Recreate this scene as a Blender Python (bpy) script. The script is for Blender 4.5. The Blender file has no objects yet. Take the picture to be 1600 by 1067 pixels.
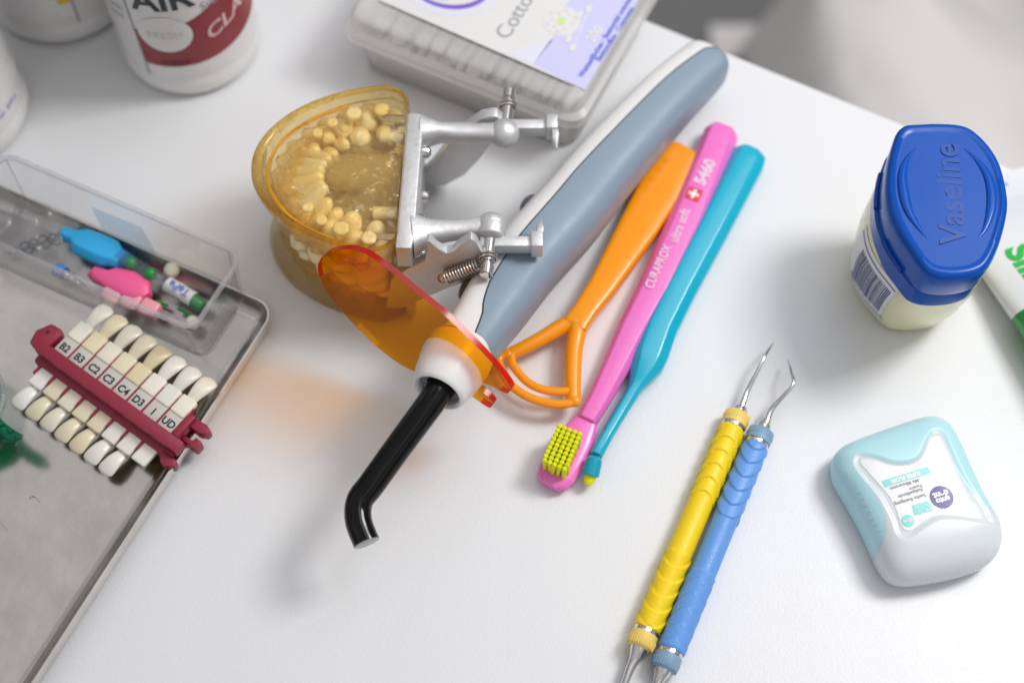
import bpy, bmesh, math, random
from mathutils import Vector, Matrix, noise as mnoise
random.seed(7)
PI = math.pi
S = 0.01                      # everything below is written in centimetres
sc = bpy.context.scene

# ------------------------------------------------------------------ camera, world, lamps
TILT = math.radians(28); FPX = 2222.0; CH = 46.0
cam_d = bpy.data.cameras.new('camera'); cam = bpy.data.objects.new('camera', cam_d)
sc.collection.objects.link(cam); sc.camera = cam
cam_d.sensor_width = 36; cam_d.lens = FPX/1600*36
cam.location = (0, -CH*math.tan(TILT)*S, CH*S)
cam.rotation_euler = (TILT, 0, 0)
cam_d.clip_start = 0.01; cam_d.clip_end = 20
cam_d.dof.use_dof = True; cam_d.dof.focus_distance = 0.478; cam_d.dof.aperture_fstop = 5.2

world = bpy.data.worlds.new('World'); sc.world = world; world.use_nodes = True
wn = world.node_tree; wn.nodes.clear()
wo = wn.nodes.new('ShaderNodeOutputWorld'); wb = wn.nodes.new('ShaderNodeBackground')
wt = wn.nodes.new('ShaderNodeTexCoord'); wsep = wn.nodes.new('ShaderNodeSeparateXYZ'); wr = wn.nodes.new('ShaderNodeValToRGB')
wn.links.new(wt.outputs['Generated'], wsep.inputs[0])
wm = wn.nodes.new('ShaderNodeMapRange'); wm.inputs[1].default_value = -1; wm.inputs[2].default_value = 1
wn.links.new(wsep.outputs['Z'], wm.inputs[0]); wn.links.new(wm.outputs[0], wr.inputs[0])
cr = wr.color_ramp
cr.elements[0].position = 0.42; cr.elements[0].color = (0.07, 0.065, 0.06, 1)
cr.elements[1].position = 0.95; cr.elements[1].color = (0.83, 0.82, 0.83, 1)
e = cr.elements.new(0.60); e.color = (0.33, 0.325, 0.32, 1)
wnz = wn.nodes.new('ShaderNodeTexNoise'); wnz.inputs['Scale'].default_value = 2.6; wnz.inputs['Detail'].default_value = 1.0
wn.links.new(wt.outputs['Generated'], wnz.inputs['Vector'])
wr2 = wn.nodes.new('ShaderNodeValToRGB'); wr2.color_ramp.elements[0].position = 0.40; wr2.color_ramp.elements[0].color = (0.62, 0.60, 0.58, 1)
wr2.color_ramp.elements[1].position = 0.62; wr2.color_ramp.elements[1].color = (1.35, 1.36, 1.38, 1)
wn.links.new(wnz.outputs['Fac'], wr2.inputs[0])
wmx = wn.nodes.new('ShaderNodeMix'); wmx.data_type = 'RGBA'; wmx.blend_type = 'MULTIPLY'; wmx.inputs[0].default_value = 1.0
wn.links.new(wr.outputs[0], wmx.inputs[6]); wn.links.new(wr2.outputs[0], wmx.inputs[7])
wn.links.new(wmx.outputs[2], wb.inputs[0]); wb.inputs[1].default_value = 0.87
wn.links.new(wb.outputs[0], wo.inputs[0])

def area(name, loc, target, size, power, col=(1, 1, 1)):
    l = bpy.data.lights.new(name, 'AREA'); l.shape = 'RECTANGLE'; l.size = size[0]*S; l.size_y = size[1]*S
    l.energy = power; l.color = col
    o = bpy.data.objects.new(name, l); sc.collection.objects.link(o)
    o.location = Vector(loc)*S
    o.rotation_euler = (Vector(target)-Vector(loc)).to_track_quat('-Z', 'Y').to_euler()
    return o
area('window_light', (54, 18, 69), (3, -2, 0), (21, 26), 4.8, (1.0, 0.99, 0.975))
area('overhead_fill', (45, 40, 110), (0, 0, 0), (60, 80), 3.4, (0.96, 0.98, 1.0))  # added soft fill from overhead, brightens the whole table

sc.view_settings.view_transform = 'Standard'; sc.view_settings.look = 'None'
sc.view_settings.exposure = -0.16; sc.view_settings.gamma = 1; sc.view_settings.use_curve_mapping = False
sc.cycles.max_bounces = 16; sc.cycles.transparent_max_bounces = 40; sc.cycles.transmission_bounces = 14
sc.cycles.caustics_reflective = False; sc.cycles.caustics_refractive = True; sc.cycles.sample_clamp_indirect = 4.0
sc.cycles.use_denoising = True

# ------------------------------------------------------------------ where a line of sight meets a height or an upright plane
CT, ST = math.cos(TILT), math.sin(TILT)
def ray(u, v):
    a = (u-800)/FPX; b = (533.5-v)/FPX
    return Vector((0, -CH*math.tan(TILT), CH)), Vector((a, b*CT+ST, b*ST-CT))
def P(u, v, z=0.0):
    o, d = ray(u, v); return o + d*((z-CH)/d.z)
def PY(u, v, y):
    o, d = ray(u, v); return o + d*((y-o.y)/d.y)

# ------------------------------------------------------------------ materials
def nodes(name):
    m = bpy.data.materials.new(name); m.use_nodes = True
    return m, m.node_tree, m.node_tree.nodes['Principled BSDF']
def noise_bump(nt, b, scale, strength, detail=2.0, dist=0.1):
    tc = nt.nodes.new('ShaderNodeTexCoord'); n = nt.nodes.new('ShaderNodeTexNoise'); bp = nt.nodes.new('ShaderNodeBump')
    n.inputs['Scale'].default_value = scale; n.inputs['Detail'].default_value = detail
    bp.inputs['Strength'].default_value = strength; bp.inputs['Distance'].default_value = dist*S
    nt.links.new(tc.outputs['Object'], n.inputs['Vector']); nt.links.new(n.outputs['Fac'], bp.inputs['Height'])
    nt.links.new(bp.outputs['Normal'], b.inputs['Normal'])
    return tc, n, bp
def mat(name, col, rough=0.4, metal=0.0, bump=None, sss=0.0, coat=0.0, vary=0.0, spec=0.5):
    m, nt, b = nodes(name)
    b.inputs['Base Color'].default_value = (*col, 1); b.inputs['Roughness'].default_value = rough
    b.inputs['Metallic'].default_value = metal; b.inputs['Specular IOR Level'].default_value = spec
    if sss:
        b.inputs['Subsurface Weight'].default_value = sss; b.inputs['Subsurface Radius'].default_value = (0.004, 0.003, 0.002)
        b.inputs['Subsurface Scale'].default_value = 1.0
    if coat: b.inputs['Coat Weight'].default_value = coat; b.inputs['Coat Roughness'].default_value = 0.08
    if bump: noise_bump(nt, b, *bump)
    if rough > .1 and metal < 1:
        tc = nt.nodes.new('ShaderNodeTexCoord'); n = nt.nodes.new('ShaderNodeTexNoise'); mr = nt.nodes.new('ShaderNodeMapRange')
        n.inputs['Scale'].default_value = 130; n.inputs['Detail'].default_value = 5; n.inputs['Roughness'].default_value = 0.7
        nt.links.new(tc.outputs['Object'], n.inputs['Vector']); nt.links.new(n.outputs['Fac'], mr.inputs[0])
        mr.inputs[1].default_value = .3; mr.inputs[2].default_value = .7; k_ = .06 if name in ('laminate', 'frost_white', 'aqua', 'white_glossy') else .25; mr.inputs[3].default_value = rough*(1-k_); mr.inputs[4].default_value = rough*(1+k_)
        nt.links.new(mr.outputs[0], b.inputs['Roughness'])
    if vary:
        tc = nt.nodes.new('ShaderNodeTexCoord'); n = nt.nodes.new('ShaderNodeTexNoise'); r = nt.nodes.new('ShaderNodeValToRGB')
        n.inputs['Scale'].default_value = 60; n.inputs['Detail'].default_value = 4
        nt.links.new(tc.outputs['Object'], n.inputs['Vector']); nt.links.new(n.outputs['Fac'], r.inputs[0])
        r.color_ramp.elements[0].position = 0.3; r.color_ramp.elements[1].position = 0.7
        r.color_ramp.elements[0].color = (*[c*(1-vary) for c in col], 1); r.color_ramp.elements[1].color = (*[min(1, c*(1+vary*0.4)) for c in col], 1)
        nt.links.new(r.outputs[0], b.inputs['Base Color'])
    return m
def clear(name, col, refr=0.0, ior=1.2, gloss_rough=0.03, milky=0.0, milk=(0.8, 0.8, 0.8), bump=None, refl_ior=1.45, trl=0.5):
    """see-through plastic: light passes straight through and tinted, the surface mirrors by Fresnel"""
    m, nt, b = nodes(name); nt.nodes.remove(b)
    out = nt.nodes['Material Output']
    tr = nt.nodes.new('ShaderNodeBsdfTransparent'); tr.inputs[0].default_value = (*col, 1)
    cur = tr.outputs[0]
    if refr:
        rf = nt.nodes.new('ShaderNodeBsdfRefraction'); rf.inputs['Color'].default_value = (*col, 1)
        rf.inputs['IOR'].default_value = ior; rf.inputs['Roughness'].default_value = 0.0
        mx = nt.nodes.new('ShaderNodeMixShader'); mx.inputs[0].default_value = refr
        nt.links.new(cur, mx.inputs[1]); nt.links.new(rf.outputs[0], mx.inputs[2]); cur = mx.outputs[0]
    if milky:
        df = nt.nodes.new('ShaderNodeBsdfDiffuse'); df.inputs[0].default_value = (*milk, 1)
        tl = nt.nodes.new('ShaderNodeBsdfTranslucent'); tl.inputs[0].default_value = (*milk, 1)
        md = nt.nodes.new('ShaderNodeMixShader'); md.inputs[0].default_value = trl
        nt.links.new(df.outputs[0], md.inputs[1]); nt.links.new(tl.outputs[0], md.inputs[2])
        mx = nt.nodes.new('ShaderNodeMixShader'); mx.inputs[0].default_value = milky
        nt.links.new(cur, mx.inputs[1]); nt.links.new(md.outputs[0], mx.inputs[2]); cur = mx.outputs[0]
    fr = nt.nodes.new('ShaderNodeFresnel'); fr.inputs['IOR'].default_value = refl_ior
    gl = nt.nodes.new('ShaderNodeBsdfGlossy'); gl.inputs['Roughness'].default_value = gloss_rough
    # the same reflection from both sides of the skin: the node inverts its ratio on back faces, so feed it the inverse there
    geo = nt.nodes.new('ShaderNodeNewGeometry'); mr_ = nt.nodes.new('ShaderNodeMapRange')
    mr_.inputs[3].default_value = refl_ior; mr_.inputs[4].default_value = 1/refl_ior
    nt.links.new(geo.outputs['Backfacing'], mr_.inputs[0]); nt.links.new(mr_.outputs[0], fr.inputs['IOR'])
    mm = nt.nodes.new('ShaderNodeMath'); mm.operation = 'MULTIPLY'; mm.inputs[1].default_value = 0.8
    nt.links.new(fr.outputs[0], mm.inputs[0])
    mx = nt.nodes.new('ShaderNodeMixShader'); nt.links.new(mm.outputs[0], mx.inputs[0])
    nt.links.new(cur, mx.inputs[1]); nt.links.new(gl.outputs[0], mx.inputs[2]); nt.links.new(mx.outputs[0], out.inputs['Surface'])
    if bump:
        tc, n, bp = noise_bump(nt, gl, *bump)
        if refr: nt.links.new(bp.outputs['Normal'], rf.inputs['Normal'])
        nt.links.new(bp.outputs['Normal'], fr.inputs['Normal'])
    return m

M = {}
M['laminate'] = mat('laminate', (0.76, 0.765, 0.785), 0.42, bump=(900, 0.35, 3.0, 0.03), spec=0.4)
M['white_glossy'] = mat('white_glossy', (0.76, 0.755, 0.745), 0.22, coat=0.2)
M['white_matte'] = mat('white_matte', (0.80, 0.79, 0.78), 0.42)
M['label_white'] = mat('label_white', (0.78, 0.775, 0.77), 0.3)
M['label_glossy'] = mat('label_glossy', (0.82, 0.83, 0.85), 0.16)
M['crimson'] = mat('crimson', (0.28, 0.018, 0.028), 0.4)
M['ink_dark'] = mat('ink_dark', (0.02, 0.03, 0.045), 0.4)
M['ink_grey'] = mat('ink_grey', (0.34, 0.35, 0.38), 0.5)
M['ink_faint'] = mat('ink_faint', (0.68, 0.61, 0.61), 0.5)
M['ink_maroon'] = mat('ink_maroon', (0.12, 0.01, 0.02), 0.5)
M['ink_pink'] = mat('ink_pink', (0.75, 0.52, 0.52), 0.4)
M['ink_violet'] = mat('ink_violet', (0.30, 0.26, 0.62), 0.5)
M['yellow_print'] = mat('yellow_print', (0.72, 0.55, 0.02), 0.4)
M['lavender'] = mat('lavender', (0.63, 0.62, 0.90), 0.4)
M['lavender_pale'] = mat('lavender_pale', (0.76, 0.76, 0.88), 0.4)
M['purple'] = mat('purple', (0.22, 0.13, 0.62), 0.4)
M['sky_blue'] = mat('sky_blue', (0.01, 0.36, 0.80), 0.4)
M['lime_print'] = mat('lime_print', (0.62, 0.80, 0.35), 0.4)
M['ink_blue'] = mat('ink_blue', (0.20, 0.24, 0.72), 0.5)
M['orange_plastic'] = mat('orange_plastic', (1.0, 0.33, 0.001), 0.24, sss=0.12)
M['pink_plastic'] = mat('pink_plastic', (0.88, 0.19, 0.58), 0.26, sss=0.12)
M['turquoise_plastic'] = mat('turquoise_plastic', (0.0, 0.42, 0.60), 0.24, coat=0.2)
M['turquoise_dark'] = mat('turquoise_dark', (0.0, 0.34, 0.50), 0.3)
M['lime_bristle'] = mat('lime_bristle', (0.80, 0.82, 0.004), 0.5, bump=(2500, 0.4, 2.0, 0.03))
M['pale_pink_print'] = mat('pale_pink_print', (0.88, 0.60, 0.78), 0.4)
M['red_print'] = mat('red_print', (0.80, 0.03, 0.06), 0.4)
M['white_print'] = mat('white_print', (0.85, 0.80, 0.82), 0.4)
M['grip_yellow'] = mat('grip_yellow', (0.93, 0.66, 0.004), 0.45, bump=(900, 0.3, 2.0, 0.05))
M['grip_blue'] = mat('grip_blue', (0.13, 0.33, 0.76), 0.45, bump=(900, 0.3, 2.0, 0.05))
M['ferrule_yellow'] = mat('ferrule_yellow', (0.86, 0.62, 0.16), 0.45)
M['ferrule_blue'] = mat('ferrule_blue', (0.22, 0.36, 0.50), 0.45)
M['steel'] = mat('steel', (0.72, 0.71, 0.70), 0.14, 1.0)
M['nickel'] = mat('nickel', (0.66, 0.63, 0.59), 0.18, 1.0)
M['aluminium'] = mat('aluminium', (0.70, 0.70, 0.71), 0.55, 0.75, bump=(260, 0.5, 5.0, 0.06))
M['tray_metal'] = mat('tray_metal', (0.76, 0.73, 0.69), 0.22, 1.0, bump=(45, 0.12, 4.0, 0.2), vary=0.12)
M['tray_edge'] = mat('tray_edge', (0.42, 0.43, 0.45), 0.35, 1.0)
M['grip_grey'] = mat('grip_grey', (0.25, 0.325, 0.405), 0.42, bump=(600, 0.06, 2.0, 0.03))
M['shell_white'] = mat('shell_white', (0.80, 0.79, 0.785), 0.3)
M['seam_dark'] = mat('seam_dark', (0.05, 0.06, 0.08), 0.5)
M['dark_grey'] = mat('dark_grey', (0.14, 0.16, 0.19), 0.4)
M['black_glass'] = mat('black_glass', (0.002, 0.002, 0.0025), 0.08, spec=0.32)
M['black_matte'] = mat('black_matte', (0.02, 0.02, 0.022), 0.4)
M['guide_end'] = mat('guide_end', (0.42, 0.42, 0.43), 0.25)
M['shield'] = clear('shield', (1.0, 0.64, 0.005), gloss_rough=0.05, refl_ior=1.22, milky=0.05, milk=(0.95, 0.33, 0.0))
M['shield_edge'] = clear('shield_edge', (0.80, 0.08, 0.01), milky=0.62, milk=(0.72, 0.02, 0.008), gloss_rough=0.12)  # deep red stands in for light absorbed lengthwise through the plate
M['resin'] = clear('resin', (0.999, 0.905, 0.66), refr=0.22, ior=1.18, gloss_rough=0.02, bump=(75, 1.0, 3.0, 0.45), milky=0.07, milk=(1.0, 0.70, 0.28), refl_ior=1.75)
M['resin_rim'] = clear('resin_rim', (0.98, 0.76, 0.30), refr=0.6, ior=1.3, gloss_rough=0.02, milky=0.10, milk=(0.85, 0.48, 0.08))
M['tooth'] = mat('tooth', (0.95, 0.80, 0.48), 0.22, sss=0.2, coat=0.5)
M['tooth_pale'] = mat('tooth_pale', (0.95, 0.87, 0.66), 0.35, sss=0.2)
M['box_clear'] = clear('box_clear', (0.955, 0.958, 0.965), gloss_rough=0.03, milky=0.02)
M['rim_clear'] = clear('rim_clear', (0.93, 0.93, 0.95), gloss_rough=0.04, milky=0.24, milk=(0.92, 0.92, 0.96), refl_ior=1.8)
M['bag_clear'] = clear('bag_clear', (0.97, 0.97, 0.975), gloss_rough=0.12, milky=0.18, bump=(70, 1.0, 3.0, 0.5))
M['frost'] = clear('frost', (1.0, 1.0, 0.998), gloss_rough=0.2, milky=0.55, milk=(0.97, 0.965, 0.95), refl_ior=1.3, trl=0.35)
M['cotton'] = mat('cotton', (0.93, 0.92, 0.90), 0.9, bump=(1500, 0.5, 3.0, 0.05))
M['jelly'] = mat('jelly', (0.80, 0.765, 0.49), 0.22, sss=0.35, coat=0.3)
M['jar_blue'] = mat('jar_blue', (0.0, 0.075, 0.42), 0.22, spec=0.3, bump=(200, 0.03, 2.0, 0.05), sss=0.05)
M['jar_emboss'] = mat('jar_emboss', (0.0, 0.055, 0.33), 0.4)
M['ink_navy'] = mat('ink_navy', (0.05, 0.06, 0.22), 0.5)
M['aqua'] = mat('aqua', (0.48, 0.76, 0.815), 0.36, sss=0.25)
M['frost_white'] = mat('frost_white', (0.68, 0.725, 0.75), 0.28, sss=0.3)
M['teal_print'] = mat('teal_print', (0.25, 0.70, 0.68), 0.35)
M['purple_logo'] = mat('purple_logo', (0.045, 0.035, 0.26), 0.3)
M['tube_white'] = mat('tube_white', (0.74, 0.755, 0.79), 0.12, coat=0.6, bump=(40, 0.5, 2.0, 0.25))
M['tube_green'] = mat('tube_green', (0.004, 0.28, 0.03), 0.2, coat=0.5)
M['green_print'] = mat('green_print', (0.03, 0.46, 0.07), 0.25)
M['maroon'] = mat('maroon', (0.29, 0.02, 0.048), 0.42, bump=(300, 0.1, 2.0, 0.05))
M['tab_plate'] = mat('tab_plate', (0.58, 0.56, 0.51), 0.35)
M['brush_blue'] = mat('brush_blue', (0.03, 0.46, 0.85), 0.35, sss=0.2)
M['brush_pink'] = mat('brush_pink', (0.90, 0.12, 0.32), 0.35, sss=0.2)
M['brush_pink_pale'] = mat('brush_pink_pale', (0.88, 0.36, 0.44), 0.35, sss=0.2)
M['green_dot'] = mat('green_dot', (0.01, 0.30, 0.06), 0.4)
M['cap_clear'] = clear('cap_clear', (0.90, 0.95, 0.94), milky=0.12)
M['cap_blue'] = clear('cap_blue', (0.55, 0.80, 0.95), milky=0.25, milk=(0.3, 0.6, 0.9))
M['prophy_blue'] = mat('prophy_blue', (0.06, 0.22, 0.60), 0.4)
M['pellet'] = mat('pellet', (0.72, 0.70, 0.58), 0.6)
M['green_clear'] = clear('green_clear', (0.05, 0.60, 0.38), milky=0.45, milk=(0.0, 0.35, 0.2))
M['sticker_blue'] = clear('sticker_blue', (0.82, 0.91, 0.97), milky=0.25, milk=(0.55, 0.78, 0.92))
M['floor'] = mat('floor', (0.21, 0.215, 0.215), 0.5, vary=0.03)
M['cloth'] = mat('cloth', (0.88, 0.86, 0.85), 0.8, bump=(20, 0.3, 3.0, 1.0))

# ------------------------------------------------------------------ mesh helpers
def tag(o, label=None, cat=None, group=None, kind=None):
    if label: o['label'] = label
    if cat: o['category'] = cat
    if group: o['group'] = group
    if kind: o['kind'] = kind
    return o
def thing(name, label, cat, loc, group=None):
    o = bpy.data.objects.new(name, None); sc.collection.objects.link(o)
    o.empty_display_size = 0.01; o.location = Vector(loc)*S
    return tag(o, label, cat, group)
class MB:
    def __init__(s): s.v = []; s.f = []; s.m = []
    def add(s, vs, fs, mi=0):
        n = len(s.v); s.v += [Vector(v) for v in vs]; s.f += [tuple(i+n for i in f) for f in fs]; s.m += [mi]*len(fs); return s
    def loft(s, secs, cap0=True, cap1=True, closed=True, mi=0):
        n = len(secs[0]); vs = [p for q in secs for p in q]; fs = []
        for i in range(len(secs)-1):
            for j in range(n if closed else n-1):
                k = (j+1) % n
                fs.append((i*n+j, i*n+k, (i+1)*n+k, (i+1)*n+j))
        if cap0 and closed: fs.append(tuple(range(n-1, -1, -1)))
        if cap1 and closed: fs.append(tuple(range((len(secs)-1)*n, len(secs)*n)))
        return s.add(vs, fs, mi)
    def tube(s, pts, rad, n=16, flat=1.0, cap=True, mi=0, up=Vector((0, 0, 1))):
        pts = [Vector(p) for p in pts]
        if not isinstance(rad, (list, tuple)): rad = [rad]*len(pts)
        secs = []; side = None
        for i, p in enumerate(pts):
            t = (pts[min(i+1, len(pts)-1)]-pts[max(i-1, 0)]).normalized()
            if side is None:
                side = t.cross(up)
                if side.length < 1e-3: side = t.cross(Vector((1, 0, 0)))
            side = (side - t*side.dot(t)).normalized(); w = side.cross(t).normalized()
            secs.append([p + side*math.cos(2*PI*k/n)*rad[i] + w*math.sin(2*PI*k/n)*rad[i]*flat for k in range(n)])
        return s.loft(secs, cap, cap, mi=mi)
    def lathe(s, prof, o, ax=Vector((0, 0, 1)), n=48, cap=False, mi=0):
        o = Vector(o); ax = Vector(ax).normalized(); a = ax.orthogonal().normalized(); b = ax.cross(a)
        return s.loft([[o+ax*h+(a*math.cos(2*PI*k/n)+b*math.sin(2*PI*k/n))*max(r, 1e-4) for k in range(n)] for r, h in prof], cap, cap, mi=mi)
    def box(s, c, ax, ay, az, hx, hy, hz, mi=0):
        c = Vector(c); vs = [c+ax*i*hx+ay*j*hy+az*k*hz for k in (-1, 1) for j in (-1, 1) for i in (-1, 1)]
        return s.add(vs, [(0, 2, 3, 1), (4, 5, 7, 6), (0, 1, 5, 4), (2, 6, 7, 3), (0, 4, 6, 2), (1, 3, 7, 5)], mi)
    def prism(s, pts, off, mi=0):
        pts = [Vector(p) for p in pts]; off = Vector(off)
        return s.loft([pts, [p+off for p in pts]], mi=mi)
    def ball(s, c, r, n=24, sx=Vector((1, 0, 0)), sy=Vector((0, 1, 0)), sz=Vector((0, 0, 1)), rr=None, mi=0):
        c = Vector(c); rr = rr or (r, r, r)
        return s.loft([[c+sz*rr[2]*math.cos(a)+(sx*rr[0]*math.cos(2*PI*k/n)+sy*rr[1]*math.sin(2*PI*k/n))*max(math.sin(a), 1e-3) for k in range(n)]
                       for a in [PI*i/12 for i in range(13)]], False, False, mi=mi)
    def build(s, name, mats, parent=None, smooth=True, bevel=0.0, seg=2, angle=35, base=None, world_base=True):
        base = Vector(base) if base is not None else (parent_loc(parent) if parent else Vector((0, 0, 0)))
        me = bpy.data.meshes.new(name)
        bm = bmesh.new(); vv = [bm.verts.new((v-base)*S) for v in s.v]
        for f, mi in zip(s.f, s.m):
            try: fc = bm.faces.new([vv[i] for i in f]); fc.material_index = mi
            except ValueError: pass
        bmesh.ops.recalc_face_normals(bm, faces=bm.faces)
        if bevel:
            ed = [e for e in bm.edges if len(e.link_faces) == 2 and e.calc_face_angle(0) > math.radians(angle)]
            bmesh.ops.bevel(bm, geom=ed, offset=bevel*S, segments=seg, affect='EDGES', profile=0.5, clamp_overlap=True)
        bm.to_mesh(me); bm.free()
        if smooth:
            me.polygons.foreach_set('use_smooth', [True]*len(me.polygons))
            me.set_sharp_from_angle(angle=math.radians(angle))
        for m in (mats if isinstance(mats, (list, tuple)) else [mats]): me.materials.append(m)
        o = bpy.data.objects.new(name, me); sc.collection.objects.link(o)
        if parent: o.parent = parent
        if parent is None: o.location = base*S
        if parent is not None and parent.parent is None and False: pass
        return o
def parent_loc(p):
    v = Vector((0, 0, 0))
    while p: v = v+Vector(p.location); p = p.parent
    return v/S
def catmull(pts, n=6, closed=False):
    pts = [Vector(p) for p in pts]; out = []; L = len(pts)
    rng = range(L if closed else L-1)
    for i in rng:
        g = (lambda k: pts[k % L]) if closed else (lambda k: pts[max(0, min(L-1, k))])
        a, b, c, d = g(i-1), g(i), g(i+1), g(i+2)
        for k in range(n):
            t = k/n
            out.append(0.5*((2*b)+(c-a)*t+(2*a-5*b+4*c-d)*t*t+(3*b-a-3*c+d)*t**3))
    if not closed: out.append(pts[-1])
    return out
def lerp(a, b, t): return a+(b-a)*t
def interp(xs, ys, x):
    if x <= xs[0]: return ys[0]
    for i in range(len(xs)-1):
        if x <= xs[i+1]:
            t = (x-xs[i])/(xs[i+1]-xs[i]); return ys[i]+(ys[i+1]-ys[i])*t
    return ys[-1]
def text(s, size, fn, mt, parent, name='lettering', bold=0.0, depth=0.0, align='CENTER', spacing=1.0, cut=0.25, up=0.0, fit=None):
    """words as thin raised print: fn maps (x, y, h) in cm to the surface"""
    c = bpy.data.curves.new('t', 'FONT'); c.body = s; c.size = size; c.align_x = align; c.align_y = 'CENTER'
    c.offset = bold; c.space_character = spacing; c.extrude = depth/2; c.resolution_u = 4
    o = bpy.data.objects.new('t', c); sc.collection.objects.link(o)
    bpy.context.view_layer.update()
    me = bpy.data.meshes.new_from_object(o.evaluated_get(bpy.context.evaluated_depsgraph_get()))
    bpy.data.objects.remove(o); bpy.data.curves.remove(c)
    kf = 1.0
    if fit:
        xs_ = [v.co.x for v in me.vertices]; kf = fit/(max(xs_)-min(xs_))
    mb = MB(); mb.add([fn(v.co.x*kf, v.co.y*(1+(kf-1)*.5), v.co.z+depth/2+up) for v in me.vertices], [tuple(p.vertices) for p in me.polygons])
    bpy.data.meshes.remove(me)
    return mb.build(name, mt, parent, smooth=False)
def plane_fn(o, xd, yd=None, up=Vector((0, 0, 1))):
    o = Vector(o); xd = Vector(xd).normalized(); up = Vector(up).normalized()
    yd = Vector(yd).normalized() if yd is not None else up.cross(xd).normalized()
    return lambda x, y, h=0: o+xd*x+yd*y+up*h
def patch(mb, fn, poly, h=0.0, mi=0):
    mb.add([fn(x, y, h) for x, y in poly], [tuple(range(len(poly)))], mi)
def stick(mb, st, cross, mi=0, cap=True):
    """st: (u, v, z_centre, half_width, half_height); cross: unit outline"""
    c = [P(a[0], a[1], a[2]) for a in st]; secs = []
    for i, a in enumerate(st):
        t = (c[min(i+1, len(c)-1)]-c[max(i-1, 0)]); t.z = 0; t.normalize(); w = Vector((-t.y, t.x, 0))*-1
        secs.append([c[i]+w*x*a[3]+Vector((0, 0, 1))*y*a[4] for x, y in cross])
    mb.loft(secs, cap, cap, mi=mi); return c
HEX = [(1, -0.35), (1, 0.25), (0.6, 1), (-0.6, 1), (-1, 0.25), (-1, -0.35), (-0.75, -1), (0.75, -1)]
def sup(n=28, e=2.6):
    return [(math.copysign(abs(math.cos(t))**(2/e), math.cos(t)), math.copysign(abs(math.sin(t))**(2/e), math.sin(t))) for t in [2*PI*k/n for k in range(n)]]
Z = Vector((0, 0, 1))

# ================================================================== SETTING
mb = MB()
e1, e2 = Vector((5.6, 15.2, 0)), Vector((20.0, 7.5, 0)); ed = (e2-e1).normalized(); en = Vector((ed.y, -ed.x, 0))
if en.y > 0: en = -en
poly = [e1-ed*70, e1+ed*70, e1+ed*70+en*90, e1-ed*70+en*90]
mb.prism([p-Z*2.5 for p in poly], Z*2.5)
tag(mb.build('tabletop', M['laminate'], bevel=0.18, seg=3), kind='structure')
mb = MB(); mb.add([(-300, -300, -72), (300, -300, -72), (300, 400, -72), (-300, 400, -72)], [(0, 1, 2, 3)])
tag(mb.build('floor', M['floor'], smooth=False), kind='structure')

# white cloth heaped over a stool beyond the table
def heap():
    mb = MB(); N = 60; vs = []; fs = []
    c = Vector((47, 50, 0))
    for i in range(N+1):
        for j in range(N+1):
            x = -26+62*i/N; y = -36+62*j/N
            r = math.hypot(x/22, y/24); a = math.atan2(y, x)
            z = -40-0.75*max(0, x*.6+y*.6+8)-16*max(0, r-0.8)**1.6-4.0*mnoise.noise(Vector((x*.09, y*.05, 3)))-1.0*mnoise.noise(Vector((x*.2+y*.08, y*.10, 7)))
            if r > 1.02: z -= (r-1.02)*60
            vs.append((c.x+x, c.y+y, max(z, -71.5)))
    for i in range(N):
        for j in range(N):
            k = i*(N+1)+j; fs.append((k, k+N+1, k+N+2, k+1))
    mb.add(vs, fs); return mb
o = heap().build('draped_cloth', M['cloth'], base=(47, 50, -71.5), angle=80)
tag(o, 'pale rumpled cloth heaped below and beyond the table edge', 'cloth')

# ================================================================== BOTTLES
def cyl_fn(c, r, a0, z0, k=1.0):
    """x runs along the curved wall (cm), y up"""
    return lambda x, y, h=0: Vector((c.x+(r+h)*math.cos(a0+x/r), c.y+(r+h)*math.sin(a0+x/r), z0+y))
def wrap(mb, fn, poly_top, poly_bot, n=24, h=0.02, mi=0):
    """band between two curves y=top(x), y=bot(x), x in [x0,x1]"""
    pass
def band(mb, fn, x0, x1, top, bot, h, n=30, mi=0):
    vs = []; 
    for i in range(n+1):
        x = lerp(x0, x1, i/n); vs += [fn(x, bot(x), h), fn(x, top(x), h)]
    mb.add(vs, [(2*i, 2*i+2, 2*i+3, 2*i+1) for i in range(n)], mi)
def disc_on(mb, fn, cx, cy, rx, ry, h, n=28, mi=0):
    R_ = 6; vs = [fn(cx, cy, h)]
    for q in range(1, R_+1): vs += [fn(cx+rx*q/R_*math.cos(2*PI*k/n), cy+ry*q/R_*math.sin(2*PI*k/n), h) for k in range(n)]
    fs = [(0, 1+k, 1+(k+1) % n) for k in range(n)]
    for q in range(R_-1): fs += [(1+q*n+k, 1+(q+1)*n+k, 1+(q+1)*n+(k+1) % n, 1+q*n+(k+1) % n) for k in range(n)]
    mb.add(vs, fs, mi)
def bottle(c, r, label, h=15.0):
    t = thing('white_bottle', label, 'bottle', (c.x, c.y, 0), 'white plastic bottles')
    mb = MB()
    prof = [(0, 0.12), (r-0.85, 0.12), (r-0.7, 0.0), (r-0.45, 0.02), (r-0.22, 0.12), (r-0.07, 0.32), (r, 0.62), (r, 1.05), (r-0.045, 1.12), (r-0.045, 1.2), (r-0.045, h-3), (r-0.25, h-1.8), (r-1.0, h-0.6), (1.3, h), (1.3, h+0.3)]
    mb.lathe(prof, c, n=96); mb.build('body', M['white_glossy'], t, angle=60)
    mb = MB(); mb.lathe([(1.6, h+0.2), (1.65, h+0.3), (1.65, h+2.0), (1.5, h+2.15), (0.0, h+2.15)], c, n=48); mb.build('cap', M['white_matte'], t)
    return t
R1 = 2.82
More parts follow.
